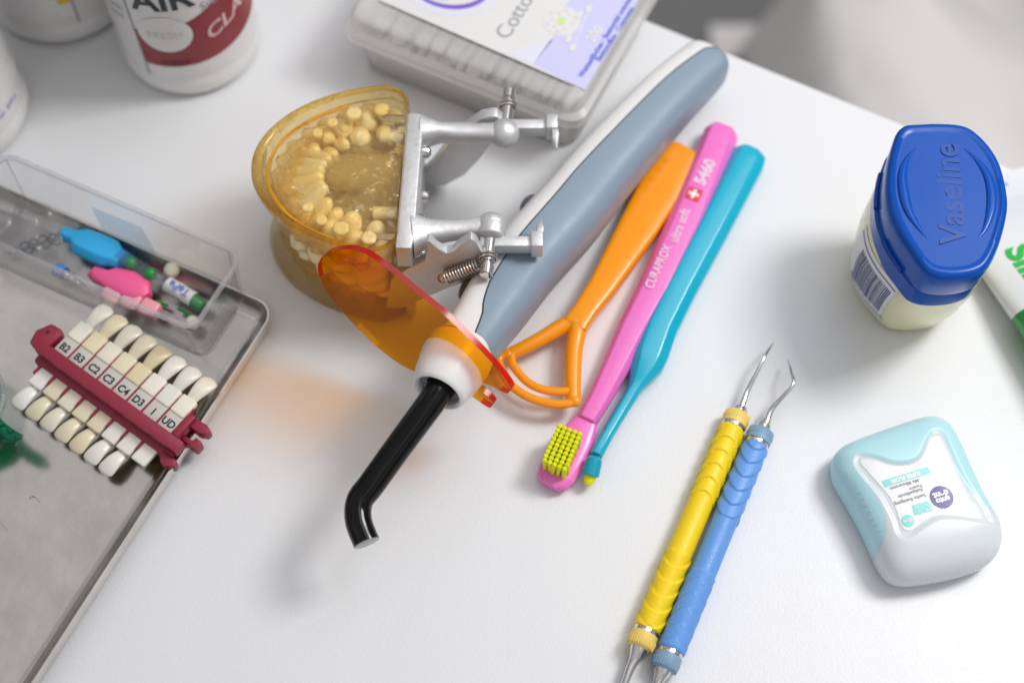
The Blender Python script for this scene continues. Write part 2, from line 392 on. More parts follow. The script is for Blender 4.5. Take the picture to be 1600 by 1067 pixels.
c1 = P(297, 157, 0)+Vector((0, R1, 0)); c1.x += -0.12
b1 = bottle(c1, R1, 'white bottle with crimson printed band and black capitals beside the yellow jaw model')
aseam = math.radians(-116)
fn = cyl_fn(c1, R1-0.045, aseam, 0)
mb = MB(); band(mb, fn, -0.03, 8.2, lambda x: 10, lambda x: 1.5, 0.025, 40)
mb.build('label', M['label_white'], b1)
mb = MB(); band(mb, fn, 0.0, 8.1, lambda x: 4.0+0.33*max(0, x-0.6)+0.06*max(0, x-2)**2, lambda x: 2.05+0.02*x*x, 0.04, 40); mb.build('red_band', M['crimson'], b1)
mb = MB(); disc_on(mb, fn, 1.2, 3.95, 1.05, 0.98, 0.05); mb.build('round_emblem', M['label_white'], b1)
mb = MB(); band(mb, fn, -0.05, 0.03, lambda x: 10, lambda x: 1.3, 0.045, 2); mb.build('label_seam', M['ink_grey'], b1)
text('AIR', 1.5, lambda x, y, h: fn(1.45+x, 5.75+y, 0.05), M['ink_dark'], b1, 'lettering', bold=0.035)
text('CLARIFIANT', 1.0, lambda x, y, h: fn(2.75+x, 3.5+.28*x+y, 0.05), M['ink_pink'], b1, 'lettering', bold=0.02, align='LEFT')
text('Sugar free', 0.55, lambda x, y, h: fn(2.75+x, 5.0+.3*x+y, 0.05), M['ink_grey'], b1, 'lettering', align='LEFT')
text('CHERRY', 0.3, lambda x, y, h: fn(1.3+x, 2.3+y, 0.05), M['ink_maroon'], b1, 'lettering', bold=0.02)
text('FRESH', 0.5, lambda x, y, h: fn(1.2+x, 3.9+y, 0.06), M['ink_faint'], b1, 'lettering')
for k, w in enumerate(['Powder for', 'gentle and', 'Clean + polish', 'tooth enamel']):
    text(w, 0.36, lambda x, y, h: fn(-1.35+x, 5.9-0.5*k+y, 0.03), M['ink_grey'], b1, 'lettering')
c0 = P(84, 77, 0)+Vector((0, 3.1, 0)); c0.z = 0
b0 = bottle(c0, 3.1, 'white bottle with a yellow print patch at the top left corner of the table')
fn0 = cyl_fn(c0, 3.1-0.045, math.radians(-66), 0)
mb = MB(); band(mb, fn0, -7, 0.1, lambda x: 10, lambda x: 1.75, 0.03, 40); mb.build('label', M['label_white'], b0)
mb = MB(); band(mb, fn0, -0.40, 0.3, lambda x: 4.3, lambda x: 2.5, 0.045, 6); mb.build('yellow_patch', M['yellow_print'], b0)
mb = MB(); band(mb, fn0, 0.08, 0.16, lambda x: 3.0, lambda x: 1.3, 0.045, 2); mb.build('label_seam', M['ink_grey'], b0)
text('tooth powder', 0.4, lambda x, y, h: fn0(-3.6+x, 3.0+y, 0.05), M['ink_grey'], b0, 'lettering')
R2 = 3.1; q = P(44, 172, 0.5)
c2 = Vector((q.x-R2, q.y+0.1, 0))
b2 = bottle(c2, R2, 'white bottle cut off by the left edge of the view above the clear box')
fn2 = cyl_fn(c2, R2-0.045, math.radians(-22), 0)
mb = MB(); band(mb, fn2, -6, 2.5, lambda x: 10, lambda x: 2.3, 0.03, 40); mb.build('label', M['label_white'], b2)
text('fluor air 300 g', 0.35, lambda x, y, h: fn2(-0.2+x, 1.9+y, 0.03), M['ink_violet'], b2, 'lettering')

# ================================================================== COTTON SWAB BOX
LA, LB, LC = P(528, 47, 2.6), P(906, 198, 2.6), P(1022, 2, 2.6)
sx = (LB-LA).normalized(); sy = Vector((-sx.y, sx.x, 0)); WX = (LB-LA).length; WY = 8.2
so = LA
def rrect(o, ax, ay, x0, x1, y0, y1, r, z, n=5):
    pts = []
    for cx, cy, a in ((x1-r, y0+r, -PI/2), (x1-r, y1-r, 0), (x0+r, y1-r, PI/2), (x0+r, y0+r, PI)):
        for k in range(n+1):
            t = a+PI/2*k/n; pts.append(o+ax*(cx+r*math.cos(t))+ay*(cy+r*math.sin(t)))
    return [Vector((p.x, p.y, z)) for p in pts]
sb = thing('swab_box', 'frosted clear plastic box of cotton buds with a white and lavender lid label', 'plastic box', (so+sx*WX/2+sy*WY/2)*1.0-Z*2.6)
mb = MB()
def sec(i, z, r=0.7): return rrect(so, sx, sy, i, WX-i, i, WY-i, r, z)
mb.loft([sec(0.62, 0.05, .5), sec(0.52, 0.12), sec(0.30, 2.5), sec(0.38, 2.5), sec(0.58, 0.2), sec(0.66, 0.17, .5)], True, True)
mb.build('tub', M['frost'], sb, angle=50)
mb = MB()
mb.loft([sec(0.08, 2.15), sec(0.0, 2.15), sec(0.0, 2.6), sec(0.2, 2.72), sec(0.24, 3.15), sec(0.36, 3.28), sec(0.7, 3.3), sec(0.9, 3.22)], False, True)
mb.build('lid', M['frost'], sb, angle=50)
lt = lambda x, y, h=0: so+sx*x+sy*y+Z*(3.32-so.z+h)
def lpx(u, v):
    p = P(u, v, 3.32)-so; return (p.dot(sx), p.dot(sy))
mb = MB()
lx0, lx1 = 0.9, WX-0.5
lab = [lpx(640, 22), lpx(915, 140), lpx(975, 48), (WX-0.45, WY-0.4), (lpx(640, 22)[0]-0.9, WY-0.4)]
A_, B_ = lpx(600, 4), lpx(914, 141)
patch(mb, lt, [(A_[0]-0.2, A_[1]), (B_[0], B_[1]), (B_[0], WY-0.4), (A_[0]-0.2, WY-0.4)], 0.01)
mb.build('lid_label', M['label_white'], sb, smooth=False)
mb = MB()
q1, q2, q3, q4 = lpx(833, 101), lpx(914, 141), lpx(864, 62), lpx(884, 5)
patch(mb, lt, [q1, (B_[0], B_[1]+0.0), (B_[0], WY-0.4), (q4[0], WY-0.4), lpx(884, 10), lpx(866, 56)], 0.016)
mb.build('lavender_panel', M['lavender'], sb, smooth=False)
mb = MB(); patch(mb, lt, [lpx(790, 84), q1, lpx(864, 62), lpx(835, 70)], 0.016); mb.build('pale_panel', M['lavender_pale'], sb, smooth=False)
cc = lpx(878, 34)
mb = MB(); disc_on(mb, lt, cc[0], cc[1], 0.72, 0.72, 0.022); mb.build('round_picture', M['label_white'], sb, smooth=False)
mb = MB()
for a in range(0, 330, 30):
    t0 = math.radians(a); t1 = math.radians(a+20)
    rr = 0.6 if a % 60 else 0.45
    mb.add([lt(cc[0]+r_*math.cos(t), cc[1]+r_*math.sin(t), 0.028) for r_, t in ((rr, t0), (rr, t1), (rr-0.07, t1), (rr-0.07, t0))], [(0, 1, 2, 3)])
mb.build('picture_ring', M['ink_faint'], sb, smooth=False)
mb = MB(); disc_on(mb, lt, cc[0]-0.03, cc[1], 0.17, 0.2, 0.03); mb.build('green_dot', M['lime_print'], sb, smooth=False)
def bud_print(p, q, r):
    mb = MB(); a = Vector(lt(*p, 0.03)); b = Vector(lt(*q, 0.03)); d = (b-a).normalized(); n_ = Vector((-d.y, d.x, 0))
    mb.add([a+n_*.03, b+n_*.03, b-n_*.03, a-n_*.03], [(0, 1, 2, 3)])
    for c in (a, b):
        mb.add([c+d*0.2*math.cos(2*PI*k/16)+n_*0.11*math.sin(2*PI*k/16)+Z*.004 for k in range(16)], [tuple(range(16))])
    mb.build('bud_picture', M['label_white'], sb, smooth=False)
bud_print(lpx(895, 76), lpx(920, 15), 0.1); bud_print(lpx(888, 62), lpx(906, 24), 0.1)
# violet ring and blue spot cut by the top of the view
k0 = lpx(702, -30)
mb = MB()
def ell(rx, ry, h, m_, nm, dx=0, dy=0):
    mb = MB(); pts = []
    for k in range(40):
        x = k0[0]+dx+rx*math.cos(2*PI*k/40); y = k0[1]+dy+ry*math.sin(2*PI*k/40); pts.append((x, min(y, WY-0.45)))
    mb.add([lt(x, y, h) for x, y in pts], [tuple(range(40))]); mb.build(nm, M[m_], sb, smooth=False)
ell(2.1, 1.75, 0.016, 'lavender_pale', 'emblem_halo')
ell(1.75, 1.42, 0.020, 'purple', 'emblem_ring')
ell(1.7, 1.35, 0.024, 'label_white', 'emblem_field', -0.12, 0.12)
ell(0.45, 0.33, 0.028, 'sky_blue', 'emblem_spot', 0.02, -0.72)
d1 = Vector(lpx(820, 2))-Vector(lpx(785, 60))
def lfn(u, v, ud, vd, up=0.03):
    a = Vector(lpx(u, v)); b = Vector(lpx(ud, vd)); d = (b-a).normalized(); n_ = Vector((-d.y, d.x))
    return lambda x, y, h: lt(a.x+d.x*x+n_.x*y, a.y+d.y*x+n_.y*y, up)
text('Cotton Buds', 0.92, lfn(784, 60, 830, -12), M['ink_grey'], sb, 'lettering', align='LEFT', bold=-0.004)
text('200', 0.55, lfn(921, 66, 938, 42), M['label_white'], sb, 'lettering', align='LEFT', bold=0.02)
text('Wattestäbchen · Bastoncini cotonati · Cotons-tiges', 0.30, lfn(907, 121, 978, 8), M['ink_blue'], sb, 'lettering', align='LEFT', bold=0.012)
text('Bastoncillos · Cotonetes', 0.30, lfn(934, 96, 972, 38), M['ink_blue'], sb, 'lettering', align='LEFT', bold=0.012)
# cotton buds lying across the box
def bud_mesh():
    mb = MB(); mb.tube([Vector((0, -3.0, 0)), Vector((0, 3.0, 0))], 0.11, 8)
    for s_ in (-1, 1):
        mb.loft([[Vector((0.185*k*math.cos(t), s_*y, 0.2*k*math.sin(t))) for t in [2*PI*j/10 for j in range(10)]] for y, k in ((2.2, .45), (2.45, .9), (2.75, 1), (3.0, .85), (3.12, .35))])
    return mb
bud = None
lay = 0
for layer in range(5):
    for i in range(24 - (layer % 2)):
        x = 0.98+0.36*i+0.18*(layer % 2)+random.uniform(-.07, .07)
        if x > WX-0.95: continue
        pos = so+sx*x+sy*(WY/2+random.uniform(-.3, .15)); pos.z = 0.36+0.42*layer
        if bud is None: bud = bud_mesh().build('cotton_bud', M['cotton'], base=(0, 0, 0)); o = bud
        else: o = bud.copy(); sc.collection.objects.link(o)
        o.location = pos*S; o.rotation_euler = (0, 0, math.atan2(sx.y, sx.x)+random.uniform(-.05, .05))
        tag(o, 'white cotton bud packed among the others inside the frosted box', 'cotton bud', 'cotton buds inside the frosted box')

# ================================================================== METAL TRAY
tA = P(432, 480, 0.8); td1 = Vector((-0.439, -0.898, 0)); td2 = Vector((-0.898, 0.439, 0))
tray = thing('metal_tray', 'brushed steel instrument tray with raised rim and rounded corner at the left', 'tray', (tA+td1*15+td2*11)-Z*0.8)
def tsec(i, z, r=0.75): return [Vector((p.x, p.y, z)) for p in rrect(tA, td1, td2, i, 30-i, i, 22-i, max(r-i, 0.2), 0, 8)]
mb = MB()
mb.loft([tsec(0.35, 0.02), tsec(0.06, 0.15), tsec(-0.02, 0.7), tsec(0.0, 0.78), tsec(0.05, 0.78), tsec(0.07, 0.7), tsec(0.40, 0.22), tsec(0.65, 0.12)], True, True)
mb.build('tray_shell', M['tray_metal'], tray, angle=50)
TF = 0.13
mb = MB()   # a few scratches and a curled hair in the steel
for u0, v0, pts in ((45, 775, ((0, 5), (8, 0), (18, 2), (24, 8), (26, 14))), (0, 816, ((0, 0), (10, 10), (18, 22))), (70, 880, ((0, 0), (3, 14))), (125, 690, ((0, 0), (5, -6)))):
    mb.tube([P(u0+x*0.6, v0+y*0.6, TF+0.03) for x, y in pts], 0.012, 5)
mb.build('scratch', M['steel'], tray)

# ================================================================== CLEAR BOX ON THE TRAY
HB = 2.75
bA, bB, bC = P(383, 397, HB), P(12, 238, HB), P(320, 513, HB)
bx = (bB-bA).normalized(); by = Vector((-bx.y, bx.x, 0)); 
if by.y > 0: by = -by
BX = (bB-bA).length+0.2; BY = 3.5
cb = thing('clear_box', 'clear rectangular plastic box without lid standing on the steel tray', 'plastic box', (bA+bx*BX/2+by*BY/2)-Z*(HB-TF))
def bsec(i, z, r=0.6): return [Vector((p.x, p.y, z)) for p in rrect(bA, bx, by, i, BX-i, i, BY-i, max(r-i*0.5, 0.15), 0, 6)]
mb = MB()
z0 = TF+0.02
mb.loft([bsec(0.30, z0), bsec(0.22, z0+0.08), bsec(0.06, HB-0.05)], True, False)
mb.loft([bsec(0.38, z0+0.12), bsec(0.31, z0+0.2), bsec(0.13, HB-0.05)], True, False)
mb.build('wall', M['box_clear'], cb, angle=50)
mb = MB()
mb.loft([bsec(0.17, HB-0.1), bsec(0.0, HB-0.1), bsec(0.0, HB), bsec(0.03, HB+0.03), bsec(0.14, HB+0.03), bsec(0.17, HB), bsec(0.17, HB-0.1)], False, False)
mb.build('rim', M['rim_clear'], cb, angle=40)
mb = MB(); lo_ = bsec(0.25, z0+.06); up_ = bsec(0.10, HB-.15)  # added bright tubes stand in for highlights along the box edges
mb.tube(lo_+[lo_[0]], .035, 6, cap=False)
for k in range(0, len(lo_), 6): mb.tube([lo_[k+3], up_[k+3]], .03, 6)
mb.build('edge_highlight', M['rim_clear'], cb)
# moulded symbols on the floor of the box
mb = MB()
for k, (u, v) in enumerate(((8, 400), (22, 392), (38, 384), (52, 378), (66, 374), (82, 370), (97, 365))):
    c = P(u, v, z0+0.22); 
    for j in range(4 if k % 2 else 8):
        n_ = 4 if k % 2 else 8
        a0 = 2*PI*j/n_+.4; a1 = 2*PI*(j+1)/n_+.4
        mb.tube([c+Vector((.17*math.cos(a0), .17*math.sin(a0), 0)), c+Vector((.17*math.cos(a1), .17*math.sin(a1), 0))], 0.035, 5)
mb.build('moulded_symbols', M['dark_grey'], cb)
w1, w2 = P(135, 318, 1.6), P(215, 352, 1.6)
ww = bA+by*0.36
mb = MB()
f_ = lambda s_, z_: bA+bx*s_+by*(0.47-0.0-0.24*(z_-z0)/(HB-z0)+0.06)+Z*(z_-bA.z)
mb.add([f_(3.9, 0.5), f_(6.3, 0.5), f_(6.5, 2.0), f_(4.3, 2.1)], [(0, 1, 2, 3)])
o = mb.build('blue_sticker', M['sticker_blue'], cb, smooth=False)

ZB = z0+0.2
def flat_stick(mb, st, cross=None, mi=0): return stick(mb, st, cross or sup(20, 2.8), mi)
ib = thing('interdental_brush', 'bright blue interdental brush with dotted clear cap lying in the clear box', 'interdental brush', P(210, 420, ZB))
mb = MB()
flat_stick(mb, [(97, 364, ZB+.4, .15, .2), (99, 365, ZB+.4, .27, .28), (117, 371, ZB+.4, .28, .28), (120, 373, ZB+.4, .40, .3), (128, 377, ZB+.45, .56, .34), (150, 387, ZB+.45, .60, .36), (172, 397, ZB+.45, .58, .34), (181, 402, ZB+.45, .42, .32), (192, 408, ZB+.45, .36, .3)], HEX)
mb.build('handle', M['brush_blue'], ib, bevel=.07, seg=3, angle=25)
mb = MB(); mb.tube([P(190, 405, ZB+.45), P(230, 427, ZB+.42), P(315, 478, ZB+.35), P(320, 481, ZB+.35)], [.34, .30, .27, .12], 20); mb.build('cap', M['cap_clear'], ib, angle=60)
mb = MB(); mb.tube([P(186, 403, ZB+.45), P(206, 414, ZB+.44)], [.37, .34], 20); mb.build('collar', M['cap_blue'], ib)
for u, v in ((205, 413), (236, 430)):
    mb = MB(); c = P(u, v, ZB+.45); mb.ball(c+Z*.1, .2, rr=(.24, .24, .24), n=16); mb.build('green_spot', M['green_dot'], ib)
ax_ = (P(315, 478, 0)-P(230, 427, 0)).normalized(); ay_ = Vector((-ax_.y, ax_.x, 0))
cl = P(283, 457, ZB+.38)
mb = MB(); band(mb, lambda x, y, h: cl+ax_*x+ay_*math.sin(y/.29)*(.29+h)+Z*math.cos(y/.29)*(.29+h), -.62, .62, lambda x: .38, lambda x: -.38, 0.01, 3)
mb2 = MB()
for i in range(8):
    y0_, y1_ = -.4+.1*i, -.3+.1*i
    g = lambda x, y: cl+ax_*x+ay_*math.sin(y/.29)*.31+Z*math.cos(y/.29)*.31
    mb2.add([g(-.62, y0_), g(.62, y0_), g(.62, y1_), g(-.62, y1_)], [(0, 1, 2, 3)])
mb2.build('paper_label', M['label_white'], ib)
text('TePe', 0.42, plane_fn(cl+Z*.325, -ax_), M['ink_blue'], ib, 'lettering', bold=0.015)
mb = MB(); mb.tube([P(303, 470, ZB+.36), P(318, 479, ZB+.35)], [.285, .2], 16)
mb.tube([P(245, 470, ZB+.1), P(262, 478, ZB+.1)], .06, 8); mb.tube([P(278, 482, ZB+.1), P(300, 494, ZB+.1)], .06, 8)
mb.build('green_end', M['green_dot'], ib)
pb = thing('interdental_brush', 'hot pink interdental brush lying against the front wall of the clear box', 'interdental brush', P(190, 455, ZB))
mb = MB()
flat_stick(mb, [(142, 436, ZB+.3, .2, .2), (148, 430, ZB+.35, .32, .28), (165, 436, ZB+.35, .34, .28), (176, 438, ZB+.4, .5, .32), (200, 446, ZB+.4, .58, .34), (222, 458, ZB+.4, .5, .32), (230, 466, ZB+.35, .25, .25)])
mb.build('handle', M['brush_pink'], pb, angle=60)
for u, v in ((176, 463), (206, 473), (234, 485)):
    mb = MB(); c = P(u, v, ZB+.35)
    mb.box(c, bx, by, Z, .36, .34, .28); mb.build('grip_rib', M['brush_pink_pale'], pb, bevel=.1, seg=3)
pr = thing('polishing_brush', 'small polishing brush with blue cup and twisted silver shank under the clear box rim', 'polishing brush', P(110, 432, TF))
mb = MB(); mb.tube([P(88, 421, .7), P(101, 429, .7)], .28, 18); mb.build('cup', M['prophy_blue'], pr)
mb = MB(); a_, b_ = P(101, 429, .7), P(134, 452, .6)
n_ = 24; mb.tube([lerp(a_, b_, i/n_) for i in range(n_+1)], [.2*(1-.5*i/n_)*(1+.25*math.sin(i*1.5)) for i in range(n_+1)], 12)
mb.build('shank', M['steel'], pr)
for (u, v, r, lb) in ((268, 423, .30, 'small cream cotton pellet beside the dotted cap in the clear box'), (300, 505, .27, 'small cream cotton pellet in the front right corner of the clear box')):
    mb = MB(); c = P(u, v, ZB+r); mb.ball(c, r, 16, rr=(r, r*1.15, r*.85))
    tag(mb.build('cotton_pellet', M['pellet'], base=(c.x, c.y, c.z-r)), lb, 'cotton pellet', 'cotton pellets in the clear box')
# crumpled clear bag
mb = MB(); vs = []; fs = []; N = 22
c = P(40, 350, ZB+.1)
for i in range(N+1):
    for j in range(N+1):
        x, y = -2.0+4.6*i/N, -0.85+1.9*j/N
        ed_ = min(1, 3*(1-abs(2*i/N-1)))*min(1, 3*(1-abs(2*j/N-1)))
        z = .12+ed_*(.55+.35*math.sin(x*2.1+y*3)+.25*math.sin(x*5.3-y*4.1)+.12*random.random())
        vs.append(c-bx*x+by*y+Z*max(z, .03))
for i in range(N):
    for j in range(N): k = i*(N+1)+j; fs.append((k, k+N+1, k+N+2, k+1))
mb.add(vs, fs)
tag(mb.build('plastic_bag', M['bag_clear'], base=c, angle=180), 'crumpled clear plastic bag in the left end of the clear box', 'plastic bag')
# ================================================================== SHADE GUIDE
GZ = 0.95
gA, gB = P(100, 543, 1.25), P(262, 660, 1.25)
gx = (gB-gA).normalized(); gy = Vector((-gx.y, gx.x, 0)); pitch = (gB-gA).length/7
sg = thing('shade_guide', 'tooth shade guide with maroon holder and ivory sample teeth on the steel tray', 'shade guide', (gA+gx*pitch*3.5)-Z*(gA.z-TF))
def G(x, y, z): return gA+gx*x+gy*y+Z*(z-gA.z)
mb = MB()
L0, L1 = -1.15, pitch*7+0.95
def gpoly(pts, za, zb, bev=.06, nm='holder_bar'):
    mb = MB(); mb.prism([G(x, y, za) for x, y in pts], Z*(zb-za)); return mb.build(nm, M['maroon'], sg, bevel=bev)
gpoly([(L0+.45, -.72), (L1+.08, -.72), (L1+.08, -.25), (L0+.3, -.25)], .95, 1.42, nm='holder_bar')
gpoly([(L0+.45, -.95), (L1-.1, -.95), (L1-.1, -.1), (L0+.3, -.1)], .25, .93, nm='holder_base')
gpoly([(L0+.05, -.6), (L0-.1, -.1), (L0+.15, .42), (L0+.62, .46), (L0+.76, .3), (L0+.72, -.25), (L0+.6, -.6)], .9, 1.36, nm='end_block')
mb = MB(); mb.lathe([(.0, 0), (.07, 0), (.07, .01), (0, .01)], G(L0+.3, .08, 1.362)); mb.build('pin_hole', M['black_matte'], sg)
gpoly([(L1-.52, -.25), (L1-.25, -.25), (L1-.25, .72), (L1-.52, .72)], .6, 1.38, nm='side_rail')
gpoly([(L1-.25, .34), (L1+.2, .34), (L1+.45, .46), (L1+.45, .66), (L1+.2, .74), (L1-.25, .72)], .75, 1.25, nm='clip_ear')
gpoly([(L1-.25, -.15), (L1+.42, -.15), (L1+.42, .20), (L1+.1, .20), (L1+.1, .05), (L1-.25, .05)], .5, 1.05, nm='clip_ear')
gpoly([(L1-.5, -1.0), (L1-.3, -1.2), (L1+.0, -1.2), (L1+.22, -1.0), (L1+.1, -.8), (L1-.5, -.8)], .45, .98, nm='clip_ear')
tones = [(.80, .76, .66), (.80, .70, .48), (.78, .72, .60), (.76, .68, .50), (.72, .62, .40), (.82, .77, .68), (.76, .73, .67), (.82, .78, .66)]
lower = [(.80, .78, .72), (.72, .66, .48), (.76, .70, .58), (.74, .66, .48), (.74, .64, .46), (.80, .75, .68), (.78, .74, .67), (.82, .78, .70)]
def tooth_mb(c, d, w, L, W, T, z):
    """incisor facet tooth: broad edge away from the holder"""
    mb = MB(); secs = []
    for k in range(13):
        t = k/12
        ww_ = W*(0.55+0.45*math.sin(min(1, t*1.15)*PI/2))*(1 if t < .86 else math.sqrt(max(0.03, 1-((t-.86)/.15)**2)))
        tt = T*(math.sin(PI*(0.12+0.80*t)))*1.0
        p = c+d*L*t+Z*(z+.10*math.sin(PI*t))
        secs.append([p+w*ww_/2*math.cos(a)*1.0+Z*tt/2*(math.sin(a)) for a in [2*PI*j/18 for j in range(18)]])
    mb.loft(secs); return mb
names = ['B2', 'B3', 'C2', 'C3', 'C4', 'D3', 'I', 'UD']
for i in range(8):
    x = pitch*i
    tm = mat('ivory_tone', tuple(min(.9, q*1.08) for q in tones[i]), 0.28, sss=.15, coat=.3, vary=.05)
    mb = MB(); mb.box(G(x, .04, 1.12), gx, gy, Z, pitch*.44, .44, .07); pl = mb.build('tab_plate', M['tab_plate'], sg, bevel=.03)
    text(names[i], .38, plane_fn(G(x, .02, 1.20), gx), M['ink_dark'], sg, 'lettering', bold=.012)
    mb = MB(); mb.box(G(x, .80, 1.12), gx, gy, Z, pitch*.45, .38, .14); mb.build('ivory_block', tm, sg, bevel=.07, seg=3)
    w = gx; mb = tooth_mb(G(x+.0, 1.06, 0), (gy*1.0+gx*.06).normalized(), gx, 1.15, .68, .30, 1.08); mb.build('sample_tooth', tm, sg, angle=80)
    mb = MB(); mb.box(G(x+pitch/2, .25, 1.0), gx, gy, Z, .035, .70, .16); mb.build('divider', M['maroon'], sg)
    lm = mat('ivory_tone', tuple(min(.9, q*1.06) for q in lower[i]), 0.28, sss=.15, coat=.3, vary=.05)
    mb = MB(); mb.box(G(x-.05, -1.22, .74), gx, gy, Z, pitch*.44, .42, .10); mb.build('ivory_block', lm, sg, bevel=.06, seg=3)
    if i < 7:
        mb = tooth_mb(G(x-.06, -1.5, 0), (-gy-gx*.04).normalized(), gx, 1.12, .66, .26, .56); mb.build('sample_tooth', lm, sg, angle=80)
    mb = MB(); mb.box(G(x-pitch/2-.02, -1.08, .78), gx, gy, Z, .04, .22, .12); mb.build('divider', M['maroon'], sg)

# ================================================================== GREEN CLIP AND GLASS DISH at the left edge
dc = P(-48, 645, TF)
gd = thing('glass_dish', 'round clear glass dish cut off by the left edge on the tray', 'dish', dc)
mb = MB(); mb.lathe([(0, .1), (1.0, .1), (1.35, .3), (1.6, .9), (1.62, 1.1), (1.5, 1.15), (1.45, 1.0), (1.2, .45), (.9, .3), (0, .3)], dc); mb.build('bowl', M['cap_clear'], gd)
mb = MB()
for k in range(48): a = 2*PI*k/48; mb.ball(dc+Vector((1.5*math.cos(a), 1.5*math.sin(a), .95)), .07, 8)
mb.build('beaded_rim', M['rim_clear'], gd)
gc = thing('green_clip', 'translucent green plastic clip with beaded edge beside the glass dish', 'clip', P(0, 680, TF))
mb = MB()
cen = [P(-20, 648, 1.3), P(0, 668, 1.3), P(16, 680, 1.3), P(30, 688, 1.25)]
mb.tube(catmull(cen, 5), [.24]*16, 14, flat=.8); mb.build('band', M['green_clear'], gc)
mb = MB()
for u, v in ((2, 663), (16, 673), (28, 684)): mb.ball(P(u, v, 1.5), .11, 12)
mb.build('bead', M['green_clear'], gc)
mb = MB(); mb.prism([P(-40, 660, .6), P(8, 676, .6), P(12, 690, .6), P(0, 705, .6), P(-40, 725, .6)], Z*.5); mb.build('jaw', M['green_clear'], gc, bevel=.08)

# ================================================================== JAW MODEL ON ARTICULATOR
ja = thing('jaw_model', 'transparent amber dental jaw model with teeth mounted in a cast aluminium articulator', 'dental model', (-5.5, 4.0, 0))
DX, DY, HWd, DEP = -3.85, 4.28, 3.66, 5.3
bt = Vector((0.035, 1, 0)).normalized()     # along the flat back
bn = Vector((1, -0.035, 0)).normalized()    # pointing away from the jaw
jo = Vector((DX, DY, 0))
def dsec(s, z, n=44, cut=0.0, k=2.15):
    pts = []
    for i in range(n+1):
        a = -1.36+2.72*i/n
        y = math.sin(a)*HWd*s
        x = -(.85+(math.cos(a)-.209)/.791*(DEP-.85))*s
        pts.append(jo+bt*y+bn*(x-0.15*(1-s))+Z*z)
    pts += [jo+bt*(HWd*s*yy)+bn*((xx if abs(yy) > .8 else .08)*s-0.2*(1-s))+Z*z for yy, xx in ((.95, -.45), (.90, -.15), (.82, .02), (.76, .08), (.4, 0), (0, 0), (-.4, 0), (-.76, .08), (-.82, .02), (-.90, -.15), (-.95, -.45))]
    return pts
def dsec_rev(*a, **k): return dsec(*a, **k)
mb = MB()
mb.loft([dsec(.80, 2.42), dsec(.90, 2.5), dsec(.90, 3.0), dsec(.93, 3.6), dsec(.985, 4.45), dsec(1.0, 4.8), dsec(.995, 4.95)], True, False)
mb.loft([dsec(.93, 4.93), dsec(.92, 4.6), dsec(.90, 4.55), dsec(.885, 4.62), dsec(.875, 4.78)]+[[Vector((p.x, p.y, 4.82+.16*mnoise.noise(Vector((p.x*1.3, p.y*1.0, 2)))+.07*mnoise.noise(Vector((p.x*3.1, p.y*2.5, 5))))) for p in dsec(k/10, 0)] for k in (8.5, 8, 7.5, 7, 6.5, 6, 5.5, 5, 4.5, 4, 3.5, 3, 2.5, 2, 1.5, 1, .5)], False, True)
mb.build('upper_block', M['resin'], ja, angle=60)
mb = MB(); mb.loft([dsec(.995, 4.95), dsec(.985, 5.02), dsec(.945, 5.02), dsec(.93, 4.93)], False, False)
mb.build('upper_rim', M['resin_rim'], ja, angle=60)
mb = MB()
mb.loft([dsec(.98, 0.0), dsec(1.0, .12), dsec(1.0, .5), dsec(.95, 1.1), dsec(.92, 1.7), dsec(.90, 2.25), dsec(.84, 2.36), dsec(.7, 2.38)], True, True)
mb.build('lower_block', M['resin'], ja, angle=60)
M['gum'] = clear('gum', (1.0, 0.90, 0.62), milky=0.20, milk=(1.0, 0.76, 0.36), gloss_rough=0.1, bump=(180, 1.0, 2.0, 0.4), refl_ior=1.7)
def gum(z0_, z1_, up):
    mb = MB(); rs = random.Random(4 if up else 9); secs = []
    for k in range(61):
        t = -1+2*k/60; a = t*1.32; sc_ = []
        for j in range(14):
            b = 2*PI*j/14; rad = .62*(1+.16*math.sin(k*1.45)+.10*rs.uniform(-1, 1))
            s_ = .82 if up else .80
            p = jo+bt*math.sin(a)*(HWd*s_+rad*math.cos(b))+bn*(-math.cos(a)*(DEP*s_+rad*math.cos(b))+.2)+Z*(lerp(z0_, z1_, .5)+(z1_-z0_)*.5*math.sin(b)*(1+.15*math.sin(k*1.45)))
            sc_.append(p)
        secs.append(sc_)
    mb.loft(secs); mb.build('gum', M['gum'], ja, angle=80)
def arch(t, s, z):
    """t from -1 to 1 along the dental arch"""
    a = t*1.38; L = DEP*s
    y = math.sin(a)*HWd*s*0.98
    x = -math.cos(a)*L*0.98+0.35
    p = jo+bt*y+bn*x+Z*z
    a2 = a+0.01
    q_ = jo+bt*math.sin(a2)*HWd*s*.98+bn*(-math.cos(a2)*L*.98+.35)+Z*z
    tg = (q_-p).normalized(); out = Vector((tg.y, -tg.x, 0))
    if (p-(jo+bn*-2)).dot(out) < 0: out = -out
    return p, tg, out
